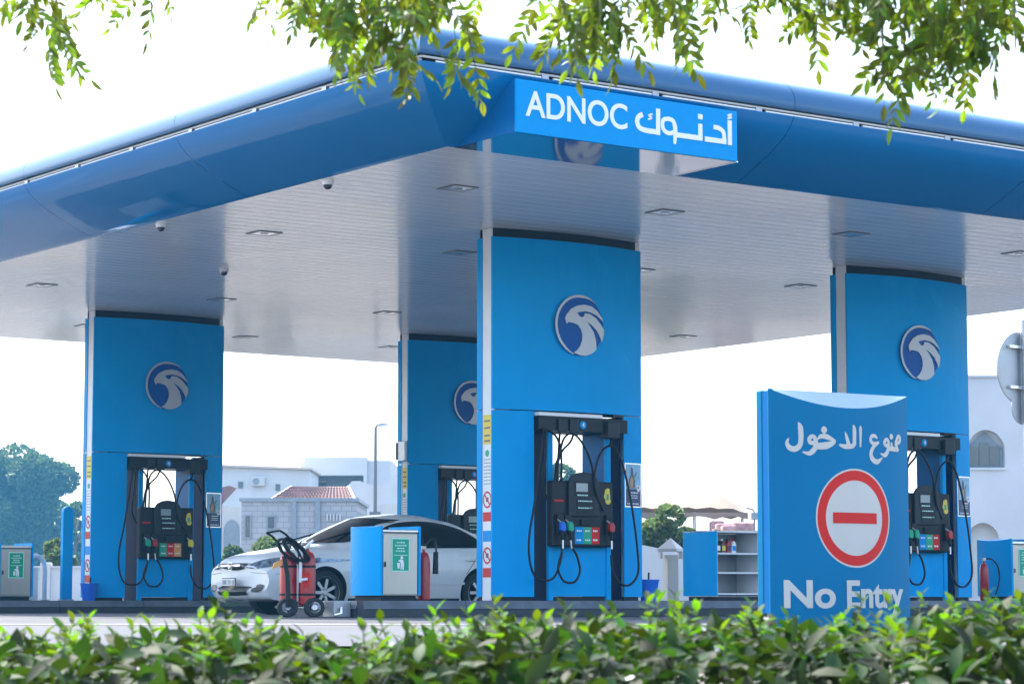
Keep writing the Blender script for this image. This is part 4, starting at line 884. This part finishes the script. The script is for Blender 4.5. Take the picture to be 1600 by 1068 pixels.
# beige fabric shelter with goods under it
D = 78; t = thing('fabric_shelter', 'beige domed fabric shelter behind the bush right of the foreground column', 'tent', place(sx(1080, D), D, 0), -A)
n1, n2 = 18, 8; vs_ = []; xa, xb = sx(960, D)-sx(1080, D), sx(1168, D)-sx(1080, D)
for j in range(n2+1):
    for i in range(n1+1):
        u, v = i/n1, j/n2; e = min(1, min(u, 1-u)*4.2); f = min(1, min(v, 1-v)*3+.15); zz = sz(802, D)+(sz(768, D)-sz(802, D))*math.sin(e*math.pi/2)**.8*math.sin(f*math.pi/2)+.03*math.sin(i*2.1)*math.cos(j*1.7)
        vs_.append((xa+(xb-xa)*u, 6*v, zz))
fs = [(j*(n1+1)+i, j*(n1+1)+i+1, (j+1)*(n1+1)+i+1, (j+1)*(n1+1)+i) for j in range(n2) for i in range(n1)]
MB().add(vs_, fs).build('roof_sheet', 'canvas', t, smooth=60)
vs_ = []; n3 = 36
for i in range(n3+1):
    u = i/n3; vs_ += [(xa+(xb-xa)*u, -.01+.015*math.sin(i*.7), sz(801, D)), (xa+(xb-xa)*u, -.02+.03*math.sin(i*.7+.5), sz(812, D)+.10*abs(math.sin(i*.35)))]
MB().add(vs_, [(2*i, 2*i+2, 2*i+3, 2*i+1) for i in range(n3)]).build('valance', 'canvas', t, smooth=60)
for px in (1000, 1085, 1160):
    x = sx(px, D)-sx(1080, D); MB().tube([(x,.2,0),(x,.2,sz(800, D))], .05, 8).build('tent_pole', 'galv', t)
g = thing('goods_pile', 'pile of pinkish wrapped goods under the beige shelter', 'goods', place(sx(1135, 77), 77, 0), -A)
for i in range(9):
    a = random.uniform(-.7, .7); c_ = MB(); w2 = random.uniform(.2, .4); MB().box(a-w2, a+w2, .2*i-.6, .2*i+.1, .0 if i < 4 else sz(835,77), sz(random.uniform(812, 830),77)).build('bundle', ['pallet_pink','wall_cream','pallet_pink','canvas'][i % 4], g, bevel=.05)
wall('low brown wall under the beige shelter', 70, 1075, 1300, 829, 0, 'wall_beige', 0)
fl = thing('flood_lamp', 'small lamp on a bent arm at the right end of the shelter', 'lamp', place(sx(1178, 76), 76, 0), -A)
MB().tube([(0,0,0),(0,0,sz(800,76)),(-.05,0,sz(796,76)),(-.25,0,sz(794,76))], .025, 6).build('pole', 'pole_grey', fl); MB().box(-.10, .12, -.08, .08, sz(812,76), sz(801,76)).build('lamp_head', 'shutter', fl, bevel=.02)
# white building with arched windows on the right
D = 80; t = thing('arched_building', 'white building with pointed arch windows at the right edge', 'building', place(sx(1480, D), D, 0), -A)
def X(px): return sx(px, D)-sx(1480, D)
def Z(py): return sz(py, D)
def pointed(x0, x1, zb, zsp, zt):
    c = (x0+x1)/2; pts = [(x0, zb), (x1, zb), (x1, zsp)]
    for k in range(1, 6): a = k/6; pts.append((x1+(c-x1)*(a**1.35), zsp+(zt-zsp)*math.sin(a*math.pi/2)**.85))
    pts.append((c, zt))
    for k in range(5, 0, -1): a = k/6; pts.append((x0+(c-x0)*(a**1.35), zsp+(zt-zsp)*math.sin(a*math.pi/2)**.85))
    return pts+[(x0, zsp)]
# wall built round the openings: sheets above, below and between them, the arches cut as outlines
W0, W1, ZT_ = X(1470), X(1760), Z(590)
ops = [(X(1512), X(1571), Z(731), Z(700), Z(672)), (X(1508), X(1560), -.2, Z(842), Z(817)), (X(1650), X(1710), Z(731), Z(700), Z(672))]
mb = MB(); mb.box(W0, W1, .35, 8, 0, ZT_-.05)
mb.build('rear_wall', 'wall_white', t)
def front(x0, x1, arches):       # one bay of the front skin with its openings
    m_ = MB()
    outer = [(x0, -.01), (x1, -.01), (x1, ZT_), (x0, ZT_)]; polys = [[Vector((a, b_, 0)) for a, b_ in outer]]+[[Vector((a, b_, 0)) for a, b_ in reversed(q)] for q in arches]
    flat = [p_ for q in polys for p_ in q]; tri = tessellate_polygon(polys)
    m_.add([(p_.x, 0, p_.y) for p_ in flat], tri)
    for q in arches:
        n_ = len(q); m_.add([(a, y, b_) for y in (0, .349) for a, b_ in q], [(i, (i+1) % n_, n_+(i+1) % n_, n_+i) for i in range(n_)])
    m_.build('wall', 'wall_white', t)
a0 = pointed(*ops[0]); a1 = pointed(ops[1][0], ops[1][1], .25, ops[1][3], ops[1][4]); a2 = pointed(*ops[2])
front(W0, X(1600), [a0, a1]); front(X(1600)+.002, W1, [a2])
MB().box(W0-.05, W1+.05, -.08, 8.1, ZT_+.002, ZT_+.08).build('parapet', 'wall_white', t)
for q, (x0, x1, zb, zsp, zt) in ((a0, ops[0]), (a2, ops[2])):
    wn = MB().prism([(x0+.02,zb+.02),(x1-.02,zb+.02),(x1-.02,zsp),((x0+x1)/2,zt-.05),(x0+.02,zsp)], 'xz', .30, .345).build('window', 'shutter', t)
    for k in range(3): a, b_ = x0+.1+(x1-x0-.2)*k/3, x0+.06+(x1-x0-.2)*(k+1)/3; MB().box(a, b_, .26, .298, zb+.08, zsp+(.18 if k == 1 else .05)).build('pane', 'glass_dark', wn)
    MB().box(x0-.03, x1+.03, -.06, .02, zb-.08, zb-.01).build('sill', 'wall_white', t)
MB().prism(a1, 'xz', .28, .34).build('door', 'wall_cream', t)

# ---------------------------------------------------------------- trees and plants
def leaf_mesh(name, m, L, Wd, fold=.25, curl=.25, seg=4):
    mb = MB(); prof = [(0,0),(.18,.62),(.42,1),(.70,.80),(1,0)] if seg == 4 else [(0,0),(.35,1),(1,0)]
    vs_ = []
    for u, w_ in prof:
        z = -curl*L*u*u; vs_ += [(-Wd/2*w_, u*L, z+fold*Wd*w_*.5), (0, u*L, z), (Wd/2*w_, u*L, z+fold*Wd*w_*.5)]
    fs = []
    for i in range(len(prof)-1):
        a, b_ = 3*i, 3*i+3; fs += [(a, a+1, b_+1, b_), (a+1, a+2, b_+2, b_+1)]
    me = bpy.data.meshes.new(name); me.from_pydata(vs_, [], fs); me.materials.append(MATS[m]); me.polygons.foreach_set('use_smooth', [True]*len(fs)); return me, vs_, fs
def scatter(name, m, tpl, mats_, parent=None):
    """many small faces joined into one piece: template (verts, faces) under a list of 4x4 matrices"""
    tv, tf = np.array(tpl[0]), tpl[1]; n_ = len(mats_); M_ = np.array([np.array(q) for q in mats_])
    v = np.einsum('nij,kj->nki', M_[:, :3, :3], tv)+M_[:, None, :3, 3]; k = len(tv)
    f = np.array(tf); f = (f[None]+(np.arange(n_)*k)[:, None, None]).reshape(-1, f.shape[1])
    me = bpy.data.meshes.new(name); me.vertices.add(n_*k); me.vertices.foreach_set('co', v.reshape(-1)); nf = len(f)
    me.loops.add(f.size); me.loops.foreach_set('vertex_index', f.reshape(-1).astype(np.int32)); me.polygons.add(nf)
    me.polygons.foreach_set('loop_start', np.arange(nf, dtype=np.int32)*f.shape[1]); me.update(calc_edges=True); me.validate(); me.materials.append(MATS[m])
    o = bpy.data.objects.new(name, me); COL.objects.link(o); o['kind'] = 'stuff'
    if parent: o.parent = parent
    return o
def mtx(p, d, up, s=1.0):
    y = Vector(d).normalized(); x = y.cross(Vector(up)); x = x.normalized() if x.length > 1e-4 else Vector((1,0,0)); z = x.cross(y)
    return Matrix(((x.x*s,y.x*s,z.x*s,p[0]),(x.y*s,y.y*s,z.y*s,p[1]),(x.z*s,y.z*s,z.z*s,p[2]),(0,0,0,1)))
def rv(): 
    v = Vector(rng.normal(size=3)); return v.normalized()
QUAD = ([(-.5,0,0),(.5,.1,.1),(.4,.9,.15),(-.4,1,0)], [(0,1,2,3)])
def far_tree(label, px, D, py_top, rw, m='tree_leaf', n=9000, leaf=.20, zc0=.8, name='tree', cat='tree', lobes=16, group='trees in the background'):
    H_ = sz(py_top, D); t = thing(name, label, cat, place(sx(px, D), D, 0), random.uniform(0, 6), group)
    pts = [(0,0,0),(.1,0,H_*.25),(.0,.1,H_*.5),(.1,0,H_*.75)]
    tr = MB(); tr.tube(pts, [.16*H_/6,.13*H_/6,.09*H_/6,.04*H_/6], 8)
    for k in range(6):
        th = k*1.05; z0 = H_*(.3+.07*k); tr.tube([(0,0,z0),(rw*.3*math.cos(th),rw*.3*math.sin(th),z0+H_*.12),(rw*.62*math.cos(th),rw*.62*math.sin(th),z0+H_*.2)], [.06*H_/6,.04*H_/6,.015*H_/6], 6)
    tr.build('trunk', 'bark', t, smooth=50)
    cs = []
    for k in range(lobes):
        th = random.uniform(0, 6.28); u = random.uniform(0, 1); zc = H_*(.22+.62*u); rr = rw*(1-.75*abs(u-.42)**1.5)*random.uniform(.25, .8); cs.append((rr*math.cos(th), rr*math.sin(th), zc, random.uniform(.17, .33)*rw))
    cs.append((0, 0, H_*.86, .34*rw)); M_ = []
    for k in range(n):
        c = cs[k % len(cs)]; d = rv(); r_ = c[3]*(.55+.45*random.random()**.5); p_ = Vector((c[0], c[1], c[2]))+Vector((d.x*r_, d.y*r_, d.z*r_*.8))
        if p_.z < zc0 or p_.z > H_: continue
        M_.append(mtx(p_, (d+rv()*.8), rv(), leaf*random.uniform(.6, 1.3)))
    scatter('crown', m, QUAD, M_, t); return t
far_tree('broad hazy green tree at the far left, left of the blue post', 28, 255, 694, 8.0, n=42000, leaf=.33, lobes=48)
far_tree('hazy green tree cut by the left picture edge', -95, 262, 700, 7.6, n=16000, leaf=.38, lobes=22)
far_tree('thin young tree between the blue post and the left column', 121, 215, 772, 2.0, n=4000, leaf=.22, lobes=9)
far_tree('pale dry bush behind the hoop guard at the left', 95, 84, 838, .8, 'shrub_leaf', 1800, .13, .1, 'bush', 'bush', 8, 'bushes in the background')
far_tree('round green bush behind the white wall right of the foreground column', 1046, 68, 784, 1.05, 'shrub_leaf', 7000, .11, .3, 'bush', 'bush', 16, 'bushes in the background')
far_tree('pale green bush above the white car bonnet', 420, 86, 838, 1.0, 'shrub_leaf', 3000, .13, .1, 'bush', 'bush', 9, 'bushes in the background')
far_tree('dim bush between the left column and the white car', 366, 84, 850, .7, 'tree_leaf', 2000, .13, .1, 'bush', 'bush', 9, 'bushes in the background')
far_tree('green tree seen through the pump of the foreground column', 876, 180, 712, 3.0, n=9000, leaf=.25, lobes=14)

# hedge across the foreground (its own frame: x to the right, y away from the camera)
hd = thing('hedge', 'blurred green leafy hedge with small white flowers along the bottom of the picture', 'hedge', place(0, 0, 0), -A)
def htop(x, y): 
    b_ = .131+.012*math.sin(3.1*x+1)+.012*math.sin(7.3*x)+.010*math.sin(13*x+2)
    return b_+max(0, (x-.25))*.075-.09*abs(y-4.65)**2
hm, hv, hf = leaf_mesh('leaf', 'hedge_leaf', .050, .023); ym, yv, yf = leaf_mesh('leaf', 'hedge_leaf_young', .046, .024, curl=.12)
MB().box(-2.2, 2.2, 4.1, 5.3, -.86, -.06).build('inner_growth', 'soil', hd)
M_ = []
for k in range(13000):
    x, y = random.uniform(-1.9, 1.9), random.uniform(3.85, 5.35); tp = htop(x, y); z = tp-abs(random.gauss(0, .075)); 
    if y < 4.05: z = random.uniform(-.3, tp)
    M_.append(mtx((x, y, z), Vector((random.gauss(0,1), random.gauss(-.3,1), random.gauss(.35,.6))), Vector((random.gauss(0,.5), random.gauss(0,.5), 1)), random.uniform(.7, 1.3)))
scatter('foliage', 'hedge_leaf', (hv, hf), M_, hd)
M_ = []; sprigs = []; st_ = MB()
for k in range(150):
    x = random.uniform(-1.15, 1.2); y = random.uniform(4.1, 5.1); z = htop(x, y); hgt = random.choice([.01,.02,.02,.03,.035,.05]) if k > 22 else random.uniform(.05, .085)
    lean = Vector((random.gauss(0,.25), random.gauss(0,.25), 1)).normalized(); sprigs.append((Vector((x,y,z-.05)), lean, hgt+.05))
    st_.tube([(x,y,z-.05), Vector((x,y,z-.05))+lean*(hgt+.05)], [.0022,.0012], 5)
st_.build('stems', 'twig', hd)['kind'] = 'stuff'
for px_, tp_ in ((355,905),(390,945),(680,930),(1090,925),(1385,915),(1400,935),(1350,945),(1310,950),(1480,915),(1500,935),(1555,920),(1590,915),(1460,935),(700,945),(955,930),(930,950)):
    y = random.uniform(4.3, 4.7); x = sx(px_, y); z = htop(x, y); sprigs.insert(0, (Vector((x,y,z-.05)), Vector((random.gauss(0,.08),random.gauss(0,.1),1)).normalized(), max(.06, sz(tp_, y)-z+.03)))
cnt = 0; rest = []
for p0, ln, hgt in sprigs:
    nl = 5+int(hgt*45)
    for i in range(nl):
        f = .35+.65*i/nl; th = i*2.4+p0.x*20; out = Vector((math.cos(th), math.sin(th), .55+.9*(f > .85))); q = p0+ln*hgt*f
        mm = mtx(q, out, Vector((0,0,1)), random.uniform(.55, 1.0)*(1.05-.35*f))
        if f > .55 and cnt < 290 and p0.y < 4.9:
            o = bpy.data.objects.new('leaf', ym if random.random() < .75 else hm); COL.objects.link(o); o.parent = hd; o.matrix_local = mm; cnt += 1
        else: rest.append(mm)
scatter('sprig_leaves', 'hedge_leaf_young', (yv, yf), rest, hd)
fm = MB()
for k in range(5):
    th = 2*math.pi*k/5; e = Vector((math.cos(th), math.sin(th), .1)); f = Vector((-math.sin(th), math.cos(th), 0)); fm.add([(0,0,0), e*.008+f*.006, e*.015, e*.008-f*.006], [(0,1,2,3)])
fme = fm.mesh('flower', 'petal')
for k in range(45):
    x = random.uniform(-1.1, 1.15); y = random.uniform(3.95, 4.9); o = bpy.data.objects.new('flower', fme); COL.objects.link(o); o.parent = hd
    o.matrix_local = mtx((x, y, htop(x, y)+random.uniform(-.09, .02)), rv(), Vector((0,-.6,.8)), random.uniform(.35, .65))

# neem tree whose branches hang into the top of the picture
nm = thing('overhanging_tree', 'neem tree with feathery drooping leaves hanging into the top of the picture', 'tree', place(0, 0, 0), -A)
tr = MB(); TB = Vector((5.6, 7.6, -.85))
tr.tube(smooth_pts([TB, TB+Vector((-.1,.0,1.2)), TB+Vector((-.3,-.1,2.6)), TB+Vector((-.7,-.3,3.6))], 5), [.20-.006*i for i in range(16)], 12); tr.build('trunk', 'bark', nm, smooth=60)
def limb(pts, r0, r1): p_ = smooth_pts(pts, 6); n_ = len(p_); MB().tube(p_, [r0+(r1-r0)*i/(n_-1) for i in range(n_)], 8).build('branch', 'bark', nm, smooth=60); return p_
L1 = limb([(5.25,7.45,1.9),(4.0,7.1,2.7),(2.4,6.6,2.75),(1.2,6.0,2.45),(.3,5.8,2.35),(-.7,5.7,2.25),(-1.6,5.7,2.1)], .085, .02)
L2 = limb([(4.95,7.3,2.6),(3.4,6.6,3.1),(2.2,6.1,2.9),(1.2,5.6,2.5),(.75,5.4,2.15)], .06, .015)
L3 = limb([(4.95,7.3,2.7),(3.4,7.3,3.5),(1.2,7.4,3.9),(.2,7.3,4.0)], .06, .02)
variants = []
for vnum in range(6):
    ln = random.uniform(.10, .16); n_ = random.randint(6, 8); mb = MB(); droop = random.uniform(.15, .45); Lf, lv, lf = leaf_mesh('leaflet', 'neem_leaf', .043, .0150, .2, .2)
    def rp(u): return Vector((0, ln*u, -droop*ln*u*u))
    mb.k = 1; mb.tube([rp(i/5) for i in range(6)], [.0014,.0013,.0012,.001,.0008,.0006], 4, False); mb.k = 0
    for i in range(n_):
        u = .16+.84*i/n_
        for s in (-1, 1):
            an = R(random.uniform(38, 60)); M2 = mtx(rp(u), Vector((s*math.sin(an), math.cos(an), -droop*u-random.uniform(.0, .35))), Vector((random.gauss(0,.3),random.gauss(0,.3),1)), random.uniform(.75, 1.1)*(1-.25*abs(u-.5))); mb.add([M2 @ Vector(v) for v in lv], lf)
    M2 = mtx(rp(1), Vector((0, 1, -.6)), Vector((0,0,1)), .95); mb.add([M2 @ Vector(v) for v in lv], lf)
    variants.append(mb.mesh('compound_leaf', ['neem_leaf', 'twig']))
def hz(py, y): return .207+(936.8-py)/3901.8*y
# drooping twigs: (bearing px, lowest sight px, distance, number of leaves, spread)
clusters = [(45,80,5.7,7,.02),(74,115,5.75,6,.01),(8,45,5.6,6,.03),(160,25,5.8,7,.04),(220,35,5.8,7,.02),(115,5,5.8,5,.04),
 (480,40,5.7,12,.06),(520,90,5.6,14,.06),(560,60,5.7,14,.07),(600,105,5.6,15,.06),(635,60,5.7,14,.06),(660,110,5.6,14,.05),(570,125,5.55,9,.02),(680,40,5.8,8,.03),(530,10,5.8,12,.08),(620,10,5.8,12,.08),
 (900,60,5.7,14,.05),(940,100,5.6,16,.05),(985,80,5.6,15,.06),(1030,70,5.7,14,.05),(1055,30,5.8,10,.05),(960,20,5.8,14,.08),
 (1130,15,5.8,7,.03),(1190,60,5.8,9,.03),(1240,50,5.7,12,.06),(1300,80,5.75,14,.06),(1360,60,5.7,14,.07),(1390,150,5.6,12,.05),(1430,110,5.6,14,.06),(1480,90,5.7,14,.07),(1520,140,5.65,12,.05),(1560,110,5.7,14,.06),(1590,60,5.7,12,.07),(1340,10,5.8,14,.08),(1460,10,5.8,14,.09),(1550,20,5.8,14,.09),(1400,30,5.7,14,.09),(1600,140,5.6,8,.05),(1255,5,5.8,10,.07)]
nleaf = 0; tw = MB(); extra = []
ALLP = L1+L2
for px, py, y, nl, spd in clusters:
    tip = Vector((sx(px, y), y, hz(py, y)+.10)); src = min(ALLP, key=lambda q: abs(q.x-tip.x)+.15*(q-tip).length)
    mid = Vector((src.x*.25+tip.x*.75, (src.y+tip.y)/2, (src.z*.4+tip.z*.6)+.10)); P_ = smooth_pts([src, mid, tip+Vector((0,0,.08)), tip], 5); tw.tube(P_, [.007-.0055*i/(len(P_)-1) for i in range(len(P_))], 5)
    nl = max(4, int(nl*.72))
    for i in range(nl):
        u = 1-.42*(i/nl)**1.2; q = P_[min(len(P_)-1, int(u*(len(P_)-1)))]+Vector((random.gauss(0,spd), random.gauss(0,spd*1.5), random.gauss(.0,spd*.5)+.02))
        d = Vector((random.gauss(0,.6), random.gauss(0,.6), -random.uniform(.1, 1.15)))
        if i == 0: d = Vector((random.gauss(0,.3), 0, -1))
        mm = mtx(q, d, Vector((random.gauss(0,.6),random.gauss(-.4,.6),.8)), random.uniform(.8, 1.15))
        if nleaf < 298:
            o = bpy.data.objects.new('compound_leaf', random.choice(variants)); COL.objects.link(o); o.parent = nm; o.matrix_local = mm; nleaf += 1
        else: extra.append(mm)
tw.build('twigs', 'twig', nm, smooth=60)['kind'] = 'stuff'
# crown above and to the right of the frame (shades the near leaves), joined
LV = variants[0]; tv = [tuple(v.co) for v in LV.vertices]; tf = [tuple(p_.vertices) for p_ in LV.polygons if len(p_.vertices) == 4]
for k in range(1500):
    q = random.choice(L1+L2+L3); p_ = q+Vector((random.gauss(0,.35), random.gauss(0,.45), abs(random.gauss(.1,.35))))
    if hz(-220, p_.y) > p_.z and abs(p_.x) < sx(1660, p_.y): p_.z = hz(-220, p_.y)+random.uniform(.1, .7)
    extra.append(mtx(p_, Vector((random.gauss(0,1), random.gauss(0,1), -random.uniform(0,1))), Vector((random.gauss(0,.5),random.gauss(0,.5),1)), random.uniform(.8, 1.2)))
scatter('crown', 'neem_leaf', (tv, tf), extra, nm)

# ---------------------------------------------------------------- haze
if True:
    hz_ = MB().box(-345, 345, -345, 345, -2.0, 18.5).build('haze', [])
    hz_['kind'] = 'stuff'; hz_['label'] = 'thin pale haze over the whole place'
    mh = bpy.data.materials.new('haze'); mh.use_nodes = True; n = mh.node_tree.nodes; n.remove(n['Principled BSDF'])
    pv = n.new('ShaderNodeVolumePrincipled'); pv.inputs['Color'].default_value = (.16, .58, 1, 1); pv.inputs['Density'].default_value = .0005; pv.inputs['Anisotropy'].default_value = 0
    mh.node_tree.links.new(pv.outputs[0], n['Material Output'].inputs['Volume']); hz_.data.materials.append(mh)
